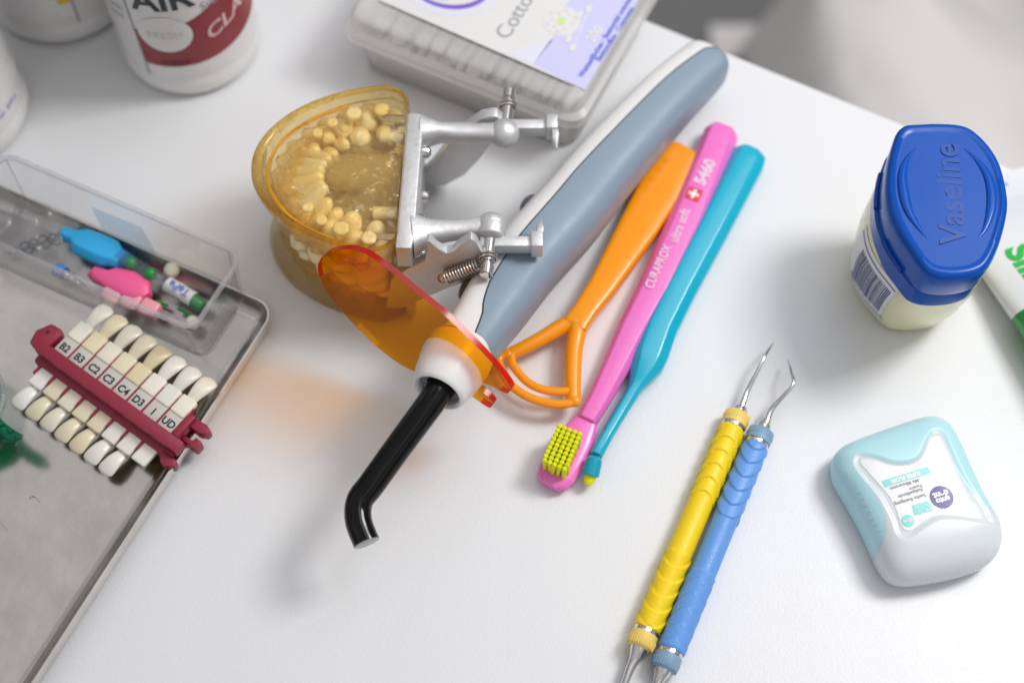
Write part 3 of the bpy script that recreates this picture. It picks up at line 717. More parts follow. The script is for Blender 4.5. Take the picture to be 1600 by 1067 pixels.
def jaw_teeth(up):
    n = 14
    wid = [.95, 1.0, .72, .70, .66, .6, .72, .72, .6, .66, .70, .72, 1.0, .95]; tot = sum(wid); acc = 0
    for i in range(n):
        t = -1+2*(acc+wid[i]/2)/tot; acc += wid[i]
        s = .84 if up else .80
        p, tg, out = arch(t, s, 0)
        w = wid[i]*.67; molar = abs(i-6.5) > 3; th = .78 if molar else .56
        zc, dirz = (3.2+.08*math.sin(i*2.3), 1) if up else (2.25, -1)
        mb = MB(); secs = []
        prof = [(-.45, .55), (-.38, .92), (-.1, 1.0), (.25, .92), (.5, .72)]
        for h, k in prof:
            secs.append([p+Z*(zc+dirz*h)+tg*w*k*math.cos(a)*(1+.10*math.sin(3*a+i))+out*th*k*math.sin(a)*(1+.12*math.sin(2*a+i*1.7+h*3)) for a in [2*PI*j/16 for j in range(16)]])
        mb.loft(secs)
        # roots
        roots = [(-.5, .3), (.5, .3), (0, -.5)] if molar else [(0, 0)]
        for rx, ro in roots:
            top = p+tg*w*rx+out*th*ro+Z*(zc+dirz*.4); lean = -out*(.95 if not molar else .5)*(1 if up else .5)+tg*w*rx*.5
            L = (.62 if molar else .8)+.08*math.sin(i*1.9)
            mb.tube([top, top+Z*dirz*L*.4+lean*.4, top+Z*dirz*L*.8+lean*.9, top+Z*dirz*L+lean*1.15, top+Z*dirz*(L+.07)+lean*1.22, top+Z*dirz*(L+.09)+lean*1.24], [w*(.62 if molar else .88), w*(.58 if molar else .78), w*.52, w*.40, w*.24, w*.02], 12)
        if molar and up:
            mb.lathe([(w*.3, 0), (w*.42, .04), (w*.44, .10), (w*.3, .14), (w*.0, .10)], p-out*.1+Z*(zc+1.35), n=20)
        mb.build('tooth', M['tooth'] if i % 4 else M['tooth_pale'], ja, angle=80)
jaw_teeth(True); jaw_teeth(False)
gum(3.35, 4.25, True); gum(.9, 1.9, False)
# palate: a pale dome inside the arch with a half round ridge down its middle
M['palate'] = clear('palate', (1.0, 0.95, 0.78), milky=0.46, milk=(1.0, 0.86, 0.50), gloss_rough=0.05, bump=(150, 1.0, 2.0, 0.5), refl_ior=1.95)
mb = MB()
def pz(p, k):
    q = p-jo; return 3.85+.35*(1-k)+.30*mnoise.noise(Vector((q.x*.9, q.y*1.3, 1)))+.16*mnoise.noise(Vector((q.x*2.6, q.y*2.2, 8)))
mb.loft([dsec(.66, 3.1), dsec(.65, 3.5)]+[[Vector((p.x, p.y, pz(p, k/20))) for p in dsec(.64*k/20, 0)] for k in range(20, 0, -1)], False, True)
mb.build('palate', M['palate'], ja, angle=80)
mb = MB(); secs = []
for k in range(13):
    t = k/12; r = .78*(1-(1-t)**4)**.5+.04; x = -3.0*(1-t)-.1
    secs.append([jo+bn*x+bt*(.35+r*math.cos(a)*(1+.05*math.sin(7*t)))+Z*(3.98+.62*r*math.sin(a)+.05*math.sin(9*t+a)) for a in [2*PI*j/24 for j in range(24)]])
mb.loft(secs); mb.build('palate_ridge', M['palate'], ja, angle=60)
for y, z in ((2.55, 4.2), (1.75, 4.25), (-1.45, 4.2), (-2.5, 4.2)):
    mb = MB(); a_ = jo+bt*y+bn*-.1+Z*z; mb.tube([a_, a_-bn*.85], .22, 14); mb.build('locating_pin', M['tooth_pale' if abs(y) < 2 else 'nickel'], ja)
mb = MB(); mb.tube([p for p in [jo+bt*(HWd*.87*math.sin(a))+bn*(-math.cos(a)*DEP*.90)+Z*4.55 for a in [-1.1+2.2*i/30 for i in range(31)]]], .07, 8)
mb.build('gum_line', mat('amber_line', (.85, .45, .02), .3), ja)
# aluminium frame
AZ = 4.45
mb = MB()
q0, q1_ = jo+bt*2.55, jo+bt*-2.75
# upper frame: plate, flared arms, knuckles, all one casting
mb.prism([jo+bt*2.3+bn*.02+Z*3.75, jo+bt*-3.35+bn*.02+Z*3.75, jo+bt*-3.35+bn*.55+Z*3.75, jo+bt*-2.9+bn*.62+Z*3.75, jo+bt*2.0+bn*.62+Z*3.75, jo+bt*2.3+bn*.5+Z*3.75], Z*1.25)
hx = lambda y: interp([0.2, 7.96], [-.91, -.07], y)
bl1 = Vector((hx(6.09), 6.09, AZ)); bl2 = Vector((hx(2.15), 2.15, AZ))
def arm(a0, a1, r0, up, flare):
    pts = [lerp(a0, a1, t) for t in (0, .1, .25, .45, .7, .9, 1)]
    secs = []
    d = (a1-a0).normalized(); sd = Vector((-d.y, d.x, 0)).normalized()
    for p, t in zip(pts, (0, .1, .25, .45, .7, .9, 1)):
        wv = [flare, flare*.72, flare*.48, .36, .32, .36, .40][(0, .1, .25, .45, .7, .9, 1).index(t)]
        hh = [.62, .52, .42, .36, .33, .36, .4][(0, .1, .25, .45, .7, .9, 1).index(t)]
        secs.append([p+sd*x*wv+Z*y*hh for x, y in sup(20, 2.8)])
    mb.loft(secs)
arm(jo+bt*1.85+bn*.5+Z*AZ, bl1, .4, 0, .62)
arm(jo+bt*-2.45+bn*.5+Z*AZ, bl2, .4, 0, .85)
mb.ball(bl1, .55, 24, rr=(.54, .56, .52)); mb.ball(bl2+Vector((-.02, 0, 0)), .55, 24, rr=(.52, .5, .5))
hd = (Vector((hx(1), 1, 0))-Vector((hx(0), 0, 0))).normalized()
mb.lathe([(0, -.52), (.46, -.52), (.5, -.45), (.5, 0), (.3, .1)], bl2, hd, 28)
mb.build('upper_frame', M['aluminium'], ja, bevel=.05, angle=40)
# lower frame: plate and two pronged side arms
mb = MB()
mb.prism([jo+bt*3.1+bn*.1+Z*.15, jo+bt*-3.3+bn*.1+Z*.15, jo+bt*-3.3+bn*.42+Z*.15, jo+bt*3.1+bn*.42+Z*.15], Z*1.7)
mb.build('lower_plate', M['aluminium'], ja, bevel=.06)
FY = 1.25
raw = [(604, 470), (612, 425), (640, 407), (664, 396), (668, 380), (667.5, 366), (672, 365), (684, 376), (698, 384), (709, 381), (718, 372), (736, 361), (744, 366), (752, 380), (758, 392), (752, 410), (742, 424), (706, 436), (662, 455), (628, 470)]
prof2 = [PY(u, v, FY) for u, v in raw]
prof2 = [Vector((p.x, FY, max(p.z, .35))) for p in prof2]
raw3 = [(640, 306), (655, 280), (674, 262), (692, 240), (704, 222), (728, 203), (752, 186), (768, 172), (776, 180), (786, 190), (776, 212), (752, 246), (726, 274), (694, 293), (664, 300)]
prof3 = [PY(u, v, 6.6) for u, v in raw3]
prof3 = [Vector((p.x, 6.6, min(max(p.z, .35), AZ+.3))) for p in prof3]
for yy, nm in ((FY, 0), (6.6, 1)):
    mb = MB(); dx = 0
    mb.prism([Vector((p.x+dx, yy, p.z)) for p in (prof3 if nm else prof2)], Vector((0, .42 if nm else -.32, 0)))
    # stop bar with upturned hook behind the hinge
    e0 = Vector((hx(yy)-.2, yy+(.2 if not nm else -.2), AZ-.1))
    mb.box(e0+Vector((.85, 0, 0)), Vector((1, 0, 0)), Vector((0, 1, 0)), Z, .95, .2, .26)
    mb.box(e0+Vector((1.85, 0, .05)), Vector((1, 0, 0)), Vector((0, 1, 0)), Z, .2, .3, .38)
    hk = e0+Vector((1.95, .28 if not nm else -.28, .05))
    s_ = 1 if not nm else -1
    mb.prism([hk+Vector((-.12, 0, -.25)), hk+Vector((.12, 0, -.25)), hk+Vector((.12, 0, .3)), hk+Vector((-.12, 0, .3))], Vector((0.03, s_*.3, 0)))
    mb.loft([[hk+Vector((x, s_*.28, z)) for x, z in ((-.12, -.25), (.12, -.25), (.12, .3), (-.12, .3))], [hk+Vector((x+.03, s_*.72, z)) for x, z in ((0, -.05), (.06, -.05), (.06, .1), (0, .1))]])
    mb.build('side_arm', M['aluminium'], ja, bevel=.06, angle=30)
# hinge pins, washers, springs
for y0_, y1_ in ((6.4, 8.0), (1.85, .15)):
    s_ = 1 if y1_ > y0_ else -1
    a_ = Vector((hx(y0_), y0_, AZ)); 
    mb = MB(); L = abs(y1_-y0_)
    mb.lathe([(0, 0), (.25, 0), (.25, L-.55), (.17, L-.53), (.17, L-.40), (.235, L-.38), (.235, L-.03), (.2, L), (0, L)], a_, hd*s_, 24)
    pin = mb.build('hinge_pin', M['steel'], ja, angle=30)
    rc = a_+hd*s_*(L-.78)
    mb = MB()
    for kk in range(2):
        cc_ = rc+hd*s_*.12*kk
        ring = [cc_+Vector((1, 0, 0))*.31*math.cos(t)+Z*.31*math.sin(t) for t in [2*PI*j/24 for j in range(25)]]
        mb.tube(ring, .04, 8, cap=False)
    if s_ < 0:
        st_ = rc+Vector((-.30, -.16, -.25)); en_ = rc+Vector((-1.5, -.28, -.95)); d_ = (en_-st_).normalized()
        a2_ = d_.orthogonal().normalized(); b2_ = d_.cross(a2_); turns = 12; pts = []
        for j in range(turns*12+1):
            t = j/(turns*12); pts.append(lerp(st_, en_, t)+(a2_*math.cos(j*PI/6)+b2_*math.sin(j*PI/6))*.24)
        mb.tube(pts, .036, 6)
        core = [lerp(st_, en_, -.05), lerp(st_, en_, 1.12)]
        mb.tube([en_+d_*.12+(a2_*math.cos(t)+d_*math.sin(t))*.15 for t in [2*PI*j/14 for j in range(13)]], .04, 6)
    mb.build('spring', M['nickel'], ja)
for (y, zz) in ((1.25, 4.1), (-1.65, 4.1), (1.3, 1.2), (-1.2, 1.2)):
    c = jo+bt*y+bn*(.62 if zz > 3 else .42)+Z*zz
    mb = MB(); mb.lathe([(0, .26), (.1, .26), (.2, .22), (.25, .12), (.26, 0)], c, bn, 20)
    sw = mb.build('screw', M['steel'], ja)
    mb = MB(); mb.box(c+bn*.262, bn, bt, Z, .01, .02, .14); mb.box(c+bn*.262, bn, bt, Z, .012, .14, .02); mb.build('slot', M['black_matte'], sw)

# ================================================================== CURING LIGHT
cf, cbk = P(712, 563, 3.75), P(1100, 115, 1.5)
ca = (cbk-cf).normalized(); cw = Vector((-ca.y, ca.x, 0)).normalized(); cu = cw.cross(ca)
if cu.z < 0: cu = -cu
cl_ = thing('curing_light', 'white and grey handheld dental curing light with orange eye shield and black bent tip', 'curing light', Vector((cf.x, cf.y, 0)))
sts = [(1112, 90, 1.35, .40, .40), (1107, 96, 1.4, .90, .85), (1094, 109, 1.45, 1.06, 1.0), (1040, 160, 1.55, 1.17, 1.2), (943, 268, 1.8, 1.28, 1.35), (885, 339, 2.05, 1.34, 1.4), (822, 410, 2.4, 1.31, 1.35), (778, 472, 2.85, 1.2, 1.25), (745, 520, 3.3, 1.05, 1.1), (722, 550, 3.6, 1.0, 1.05)]
cen = [P(a[0], a[1], a[2]) for a in sts]
def ip(vals, n=5): return [c for c in catmull([Vector((v, 0, 0)) for v in vals], n)]
cc3 = catmull(cen, 5); hw = [v.x*.95 for v in ip([a[3] for a in sts])]; hh = [v.x for v in ip([a[4] for a in sts])]
def hsec(i, angs, k=1.0, e_=3.0):
    t = (cc3[min(i+1, len(cc3)-1)]-cc3[max(i-1, 0)]).normalized(); w = Vector((t.y, -t.x, 0)).normalized(); 
    u_ = w.cross(t); u_ = u_ if u_.z > 0 else -u_
    if w.x < 0: w = -w
    return [cc3[i]+w*hw[i]*k*math.copysign(abs(math.cos(a))**(2/e_), math.cos(a))+u_*hh[i]*k*math.copysign(abs(math.sin(a))**(2/e_), math.sin(a)) for a in angs]
full = [2*PI*j/48 for j in range(48)]
mb = MB(); mb.loft([hsec(i, full) for i in range(len(cc3))]); mb.build('body', M['shell_white'], cl_, angle=60)
mb = MB(); secs = []; sm = MB(); seam = []
n_i = len(cc3)
for i in range(3, n_i-1):
    t = (i-3)/(n_i-5)
    lim = math.radians(interp([0, .15, .5, .8, 1], [80, 92, 100, 97, 80], t))
    angs = [lerp(math.radians(-70), lim, j/24) for j in range(25)]
    secs.append(hsec(i, angs, 1.012)); seam.append(hsec(i, [lim], 1.006)[0])
mb.loft(secs, closed=False); mb.build('grip', M['grip_grey'], cl_, angle=60)
sm.tube(seam, .03, 6); sm.build('seam', M['seam_dark'], cl_)
for (u, v, z, n2) in ((825, 322, 2.0, 0), (742, 440, 2.6, 1)):
    c = P(u+(0 if n2 else 4), v, z); mb = MB(); dd = Vector((ca.x, ca.y, 0)).normalized()
    mb.ball(c, .5, 20, sx=dd, sy=Vector((-dd.y, dd.x, 0)), rr=((.5 if not n2 else .9), .35, .4)); mb.build('button', M['dark_grey'], cl_)
# nozzle cone, shield, light guide
F0 = cf-ca*.05
nz = P(684, 613, 3.95); na = (cf-nz).normalized()
mb = MB(); mb.lathe([(1.16, 1.9), (1.2, 1.35), (1.17, 1.15), (1.08, .6), (.95, .12), (.90, .02), (.83, -.02), (.75, .02), (.71, .12), (.68, 1.2), (0, 1.2)], nz, na, 56)
mb.build('nozzle', M['shell_white'], cl_, angle=50)
mb = MB(); mb.lathe([(.70, .2), (.52, .25), (.52, 1.1)], nz, na, 40); mb.build('socket_ring', M['dark_grey'], cl_)
gend = P(562, 782, 3.1); gtip = P(573, 848, 2.9)
pth = [nz+na*.8, nz-na*.1, lerp(nz, gend, .5), lerp(nz, gend, .85), gend, lerp(gend, gtip, .45)+Vector((-.14, -.03, 0)), gtip]
pp = catmull(pth, 10)
mb = MB(); mb.tube(pp, [interp([0, .35, 1], [.50, .46, .43], i/(len(pp)-1)) for i in range(len(pp))], 32); mb.build('light_guide', M['black_glass'], cl_, angle=50)
tdv = (pp[-1]-pp[-3]).normalized()
mb = MB(); mb.lathe([(0, .012), (.40, .012), (.43, 0), (0, 0)], pp[-1], tdv, 28); mb.build('light_window', M['guide_end'], cl_)
def shield_pt(u, v):
    o_, d_ = ray(u, v); t = (sh0-o_).dot(ca)/d_.dot(ca); return o_+d_*t
sh0 = nz+na*1.22
outl = [(497, 424), (499, 408), (510, 396), (530, 390), (556, 391), (580, 402), (610, 424), (650, 457), (700, 498), (750, 547), (780, 580), (797, 604), (796, 612), (789, 614), (770, 604), (752, 598), (744, 602), (768, 626), (769, 633), (762, 636), (735, 618), (700, 600), (640, 577), (600, 551), (560, 514), (526, 476), (505, 447)]
so_ = [shield_pt(u, v) for u, v in outl]
ctr = sum(so_, Vector())/len(so_)
def curve_out(p):   # the plate is dished gently towards the handle
    r = (p-cf); s_ = r.dot(cw)
    return p+ca*(-0.018*(s_-1.5)**2)
mb = MB(); front = catmull([Vector(p) for p in so_], 4, True)
nf = len(front); back = [p+ca*.22 for p in front]
def plate(inset, off):
    return [lerp(p, ctr, inset)+ca*off for p in front]
body = MB(); body.add(plate(.0, 0), [tuple(range(nf))]); body.add(plate(.0, .22), [tuple(range(nf-1, -1, -1))])
body.build('eye_shield', M['shield'], cl_, smooth=False)
pa, pb2 = plate(0, 0), plate(0, .22)
def edge_run(i0, i1, m_, nm):
    mb = MB(); ids = [k % nf for k in range(i0, i1+1)]
    mb.loft([[pa[k] for k in ids], [pb2[k] for k in ids]], False, False, closed=False); mb.build(nm, M[m_], cl_, angle=60)
edge_run(-2, 54, 'shield_edge', 'shield_edge'); edge_run(66, 78, 'shield_edge', 'shield_edge')  # red on the up-facing runs only: light from above put into the colour
edge_run(54, 66, 'shield', 'shield_edge'); edge_run(78, nf-2, 'shield', 'shield_edge')

# ================================================================== TONGUE SCRAPER
def X1(x, y): return (700+x/1.778, 180+y/1.778)
def sts1(lst): return [(*X1(a[0], a[1]), *a[2:]) for a in lst]
ts = thing('tongue_scraper', 'orange plastic tongue scraper with a double curved blade', 'tongue scraper', P(950, 420, 0))
mb = MB()
st = sts1([(652, 92, .45, .30, .22), (648, 98, .45, .66, .3), (640, 112, .45, .84, .28), (585, 215, .47, .84, .28), (530, 310, .5, .76, .30), (480, 395, .55, .64, .40), (425, 485, .62, .52, .40), (380, 548, .68, .44, .38), (350, 590, .72, .48, .34)])
stick(mb, st, sup(36, 4.6))
zh = .85
lp = [X1(352, 578), X1(320, 585), X1(265, 617), X1(205, 648), X1(160, 668)]
mb.tube(catmull([P(u, v, zh-.1) for u, v in lp], 5), [.34-.12*i/20 for i in range(21)], 16, flat=.9)
rp = [X1(352, 575), X1(358, 600), X1(350, 650), X1(347, 710), X1(347, 760), X1(348, 795)]
mb.tube(catmull([P(u, v, zh-.1) for u, v in rp], 5), [.36-.10*i/25 for i in range(26)], 16, flat=.9)
oa = [(165, 664), (144, 672), (141, 690), (156, 722), (182, 756), (222, 782), (262, 796), (300, 802), (335, 800), (352, 793)]
oa = [(775+ (x-100)/7.62*1.0, 0) for x, y in []] or [X1(*p) for p in oa]
mb.tube(catmull([P(u, v, zh) for u, v in oa], 5), .17, 14, flat=.75)
for q_ in (P(*oa[-1], zh-.02), P(*oa[0], zh-.03)): mb.ball(q_, .2, 16, rr=(.24, .24, .17))
mb.ball(P(*lp[0], zh-.1), .3, 16, rr=(.36, .36, .30))
ia = [(175, 664), (178, 688), (196, 716), (222, 742), (252, 758), (285, 766), (320, 767), (348, 764)]
mb.tube(catmull([P(*X1(*p), zh) for p in ia], 5), .16, 14, flat=.75)
mb.build('scraper_body', M['orange_plastic'], ts, angle=60)
mb = MB()
for x, y in ((618, 128), (600, 150), (580, 178), (562, 205), (548, 228)): 
    c = P(*X1(x-10, y), .735); mb.lathe([(.12, 0), (.14, .02), (.12, .035), (.06, .035)], c, n=16)
mb.build('moulded_dots', M['orange_plastic'], ts)

# ================================================================== PINK TOOTHBRUSH
tb = thing('toothbrush', 'pink toothbrush with yellow green bristles and pale lettering on its handle', 'toothbrush', P(1000, 480, 0))
st = sts1([(765, 42, .5, .55, .40), (758, 56, .5, .68, .5), (662, 300, .5, .72, .52), (578, 480, .5, .66, .5), (513, 600, .5, .58, .45), (465, 700, .48, .50, .38), (420, 790, .45, .42, .32), (385, 850, .42, .38, .28)])
mb = MB(); stick(mb, st, HEX)
mb.build('handle', M['pink_plastic'], tb, bevel=.05, angle=20)
hz = .36
st = sts1([(390, 842, hz, .36, .2), (375, 868, hz, .52, .22), (352, 905, hz, .66, .23), (325, 955, hz, .70, .23), (303, 995, hz, .68, .23), (290, 1016, hz, .58, .22), (282, 1029, hz, .36, .18)])
mb = MB(); stick(mb, st, sup(28, 2.6)); mb.build('head', M['pink_plastic'], tb, angle=60)
def Z7(x, y): return (820+x/6.67, 620+y/6.67)
tz = 1.30
k00, k10, k01, k11 = [P(*Z7(*p), tz) for p in ((345, 270), (610, 370), (160, 665), (440, 785))]
tuft = None
for r in range(9):
    for c in range(5):
        a = (c+.5)/5; b = (r+.5)/9
        if (r == 8 and c in (0, 4)) and False: continue
        p = lerp(lerp(k00, k10, a), lerp(k01, k11, a), b)
        if r == 8: p = lerp(p, lerp(lerp(k00, k10, .5), lerp(k01, k11, .5), b), .08)
        if tuft is None:
            mb = MB(); rr_ = random.Random(3)
            mb.lathe([(.072, -.9), (.084, -.3), (.096, -.06), (.086, .0), (.05, .03), (0, .035)], (0, 0, 0), n=10)
            for k in range(9):
                an = rr_.uniform(0, 6.3); rad = rr_.uniform(.01, .055)
                q_ = Vector((rad*math.cos(an), rad*math.sin(an), 0)); mb.tube([q_-Z*.2, q_*1.15+Z*rr_.uniform(.03, .05)], .018, 5)
            o = mb.build('bristle_tuft', M['lime_bristle'], tb, base=(0, 0, 0), angle=50); tuft = o
        else:
            o = tuft.copy(); sc.collection.objects.link(o); o.parent = tb
        o.location = (p-parent_loc(tb))*S; o.rotation_euler = (random.uniform(-.05, .05), random.uniform(-.05, .05), random.uniform(0, 6))
def top_text(s, size, u, v, u2, v2, z, mt, par, **k):
    a, b = P(u, v, z), P(u2, v2, z); d = b-a; d.z = 0
    return text(s, size, plane_fn(a, d), mt, par, fit=d.length, **k)
tz_ = 1.04
top_text('CURAPROX', .56, *X1(558, 480), *X1(612, 362), tz_, M['pale_pink_print'], tb, align='LEFT', bold=.012)
top_text('ultra soft', .56, *X1(626, 352), *X1(662, 262), tz_, M['pale_pink_print'], tb, align='LEFT', bold=.012)
top_text('5460', .62, *X1(698, 192), *X1(732, 125), tz_, M['pale_pink_print'], tb, align='LEFT', bold=.03)
c = P(*X1(683, 219), tz_); d = P(*X1(712, 150), tz_)-P(*X1(660, 260), tz_); d.z = 0; d.normalize(); n_ = Vector((-d.y, d.x, 0))
mb = MB(); mb.add([c+d*a*.28+n_*b*.28 for a, b in ((-1, -1), (1, -1), (1, 1), (-1, 1))], [(0, 1, 2, 3)]); mb.build('red_square', M['red_print'], tb, smooth=False)
mb = MB()
for a, b in ((.2, .065), (.065, .2)): mb.add([c+Z*(.006+(.002 if a > b else 0))+d*x*a+n_*y*b for x, y in ((-1, -1), (1, -1), (1, 1), (-1, 1))], [(0, 1, 2, 3)])
mb.build('white_cross', M['white_print'], tb, smooth=False)

# ================================================================== TURQUOISE SINGLE TUFT BRUSH
tq = thing('tuft_brush', 'turquoise single tuft brush with a long thin neck', 'toothbrush', P(1080, 480, 0))
st = sts1([(842, 100, .5, .35, .35), (838, 108, .5, .66, .48), (826, 130, .5, .74, .52), (728, 315, .5, .72, .52), (640, 480, .5, .69, .5), (585, 590, .5, .69, .5), (558, 665, .5, .70, .5), (548, 700, .5, .60, .46), (530, 738, .5, .36, .34), (518, 760, .5, .26, .28), (480, 822, .5, .24, .25), (440, 890, .52, .23, .24), (410, 945, .55, .24, .25)])
QX = [(1, -.3), (1, .1), (.42, 1), (-.55, .9), (-1, .35), (-1, -.4), (-.7, -1), (.7, -1)]
mb = MB(); stick(mb, st, QX); mb.build('handle', M['turquoise_plastic'], tq, bevel=.07, seg=3, angle=20)
hp = P(932, 716, .95); hb = P(923, 753, .62)
mb = MB(); dv = (hb-hp).normalized(); mb.lathe([(0, -.12), (.16, -.1), (.27, 0), (.29, .15), (.30, .58), (.25, .60), (0, .6)], P(*X1(407, 955), .72), (P(*X1(396, 1000), .55)-P(*X1(407, 955), .72)), 28)
mb.build('head', M['turquoise_dark'], tq)
mb = MB(); a_ = P(*X1(396, 1000), .5); b_ = P(*X1(388, 1026), .42); mb.tube([a_, lerp(a_, b_, .6), b_], [.20, .2, .12], 16); mb.build('bristle_tuft', M['lime_bristle'], tq)

# ================================================================== PERIODONTAL INSTRUMENTS
def X3(x, y): return (940+x/1.95, 520+y/1.95)
def instrument(ptop, pbot, r, mtl, ferr, label, wave, tip, name_far):
    a, b = P(*ptop, .5), P(*pbot, .5); d = (b-a).normalized(); L = (b-a).length
    t = thing('dental_scaler', label, 'dental instrument', Vector(((a.x+b.x)/2, (a.y+b.y)/2, 0)), 'dental hand instruments')
    w = Vector((d.y, -d.x, 0)).normalized(); 
    if w.x < 0: w = -w
    mb = MB(); N = 230; K = 56; secs = []
    L1_, L2_ = .38*L, .64*L
    for i in range(N+1):
        s_ = L*i/N; ring = []
        for k in range(K):
            ph = 2*PI*k/K; base_r = r
            x = math.cos(ph)   # across, + to the right; sin(ph)>0 is up
            wv = (.62*(1-math.cos(ph-PI/2))*-1 if wave == 'u' else .40*math.sin(ph*1.6+2.2))
            def scale(sv, sgn):
                q_ = sv/.56; fr = q_-math.floor(q_); return (1-fr) if sgn > 0 else fr
            rr = base_r*.93
            if s_ < L1_:
                sv = s_+wv*.9
                if sv < L1_-.1: rr = base_r*(.90+.14*min(1, 1.0-scale(sv, 1)+.0)**.8)
            elif s_ > L2_:
                sv = L-s_+wv*.9
                if sv < L-L2_-.1: rr = base_r*(.90+.14*min(1, 1.0-scale(sv, 1))**.8)
            end = min(s_, L-s_); 
            if end < .1: rr *= .9+.1*math.sqrt(max(0, end/.1))
            ring.append(a+d*s_+w*rr*math.cos(ph)+Z*rr*math.sin(ph)+Z*(r-.5))
        secs.append(ring)
    mb.loft(secs); mb.build('grip', mtl, t, angle=70)
    a = a+Z*(r-.5); b = b+Z*(r-.5)
    for end, sg_ in ((a, -1), (b, 1)):
        dd = d*sg_
        mb = MB(); mb.lathe([(r*.86, -.05), (r*.9, .0), (r*.9, .12), (r*.8, .13)], end, dd, 40); mb.build('steel_band', M['steel'], t)
        mb = MB(); mb.lathe([(r*.8, .1), (r*.97, .14), (r*.99, .4), (r*.94, .55), (r*.72, .66), (0, .66)], end, dd, 40)
        # fine ribs round the ferrule
        for k in range(30):
            an = 2*PI*k/30; v1 = dd.orthogonal().normalized(); v2 = dd.cross(v1)
            o_ = (v1*math.cos(an)+v2*math.sin(an))*r*.985; mb.tube([end+dd*.34+o_, end+dd*.6+o_*.93], .022, 5)
        mb.build('ferrule', ferr, t)
    # working tip at the far end
    st_ = a-d*.6; pts = [st_, st_-d*.3]+[P(u, v, z) for u, v, z in tip]
    pc = catmull(pts, 6); n2 = len(pc)-1
    mb = MB(); mb.tube(pc, [interp([0, .12, .2, .5, 1], [r*.62, r*.55, r*.36, r*.2, .035], i/n2) for i in range(n2+1)], 18); mb.build('tip', M['steel'], t)
    st_ = b+d*.6
    pts = [st_, st_+d*.35, st_+d*1.0, st_+d*2.0+w*.1, st_+d*3.0+w*.35+Z*.2, st_+d*3.5+w*.1+Z*.1]
    pc = catmull(pts, 6); n2 = len(pc)-1
    mb = MB(); mb.tube(pc, [interp([0, .12, .25, .5, 1], [r*.66, r*.58, r*.36, r*.24, .04], i/n2) for i in range(n2+1)], 18); mb.build('tip', M['steel'], t)
    return t
instrument(X3(398, 290), X3(137, 905), .47, M['grip_yellow'], M['ferrule_yellow'], 'dental scaler with ridged bright yellow grip', 'u',
           [(*X3(424, 232), .5), (*X3(445, 175), .6), (*X3(472, 122), .8), (*X3(500, 66), .9), (*X3(522, 32), .5)], 0)
instrument(X3(470, 342), X3(210, 970), .47, M['grip_blue'], M['ferrule_blue'], 'dental scaler with ridged light blue grip', 's',
           [(*X3(500, 278), .5), (*X3(517, 235), .6), (*X3(545, 202), .8), (*X3(583, 157), 1.0), (*X3(577, 118), .9), (*X3(568, 84), .5)], 0)

# ================================================================== PETROLEUM JELLY JAR
def X2(x, y): return (1300+x/2.427, 160+y/2.427)
jl = [(270, 95), (320, 90), (400, 87), (480, 93), (530, 113), (590, 170), (637, 250), (664, 370), (658, 450), (630, 550), (592, 628), (555, 660), (500, 676), (440, 680), (385, 672), (345, 648), (300, 585), (250, 505), (215, 420), (202, 335), (208, 240), (228, 160), (245, 118)]
ZT = 6.0
jp = catmull([P(*X2(*p), ZT-.25) for p in jl], 4, True)
jc = sum(jp, Vector())/len(jp)
jr = [(p-jc) for p in jp]
for r_ in jr: r_.z = 0
jar = thing('jelly_jar', 'petroleum jelly jar with embossed blue flip lid and pale yellow body', 'jar', (jc.x, jc.y, 0))
def jsec(kx, ky, z, dx=0, dy=0): return [Vector((jc.x+dx+r_.x*kx, jc.y+dy+r_.y*ky, z)) for r_ in jr]
bodyp = [(0.0, .60, .46), (.03, .72, .56), (.15, .86, .62), (.5, 1.0, .67), (1.4, 1.14, .74), (2.6, 1.17, .81), (3.8, 1.08, .87), (4.3, 1.0, .88)]
mb = MB(); mb.loft([jsec(kx, ky, z) for z, kx, ky in bodyp]); mb.build('body', M['jelly'], jar, angle=60)
mb = MB()
mb.loft([jsec(1.03, .93, 3.75, -.05), jsec(1.035, .935, 4.6, -.05), jsec(1.0, .92, 4.65)], False, False)
mb.build('collar', M['jar_blue'], jar, angle=60)
mb = MB()
mb.loft([jsec(1.0, .955, 4.62), jsec(1.01, .965, 4.7), jsec(1.0, .985, 5.3), jsec(1.0, 1.0, 5.72), jsec(.975, .98, 5.9), jsec(.93, .945, 5.98), jsec(.885, .905, 6.0), jsec(.86, .88, 5.955), jsec(.82, .85, 5.955), jsec(.4, .4, 6.0), jsec(.05, .05, 6.02)], False, True)
mb.build('lid', M['jar_blue'], jar, angle=50)
mb = MB()
h0 = [jsec(1.05, .95, 4.3)[i] for i in range(76, 88)]
for i0 in (68, 80):
    seg_ = [jsec(1.03, .965, 4.65)[i % len(jr)] for i in range(i0-4, i0+3)]
    mb.tube(seg_, .1, 8)
mb.build('hinge', M['jar_blue'], jar)
for pl_ in ([(318, 175), (285, 215), (268, 270), (272, 340), (290, 410), (325, 470), (362, 518)], [(500, 175), (550, 220), (590, 280), (606, 350), (600, 420), (580, 480), (552, 518)]):
    pc = catmull([P(*X2(*p), 5.97) for p in pl_], 5); n2 = len(pc)-1
    mb = MB(); mb.tube(pc, [.015+.17*math.sin(PI*i/n2)**1.2 for i in range(n2+1)], 14, flat=.55); mb.build('finger_ridge', M['jar_blue'], jar, angle=80)
a_, b_ = P(*X2(462, 505), 5.975), P(*X2(436, 190), 5.975); d = (b_-a_); Lw = d.length
text('Vaseline', 1.24, plane_fn(lerp(a_, b_, .5), d), M['jar_emboss'], jar, 'embossed_lettering', depth=.045, bold=.018)
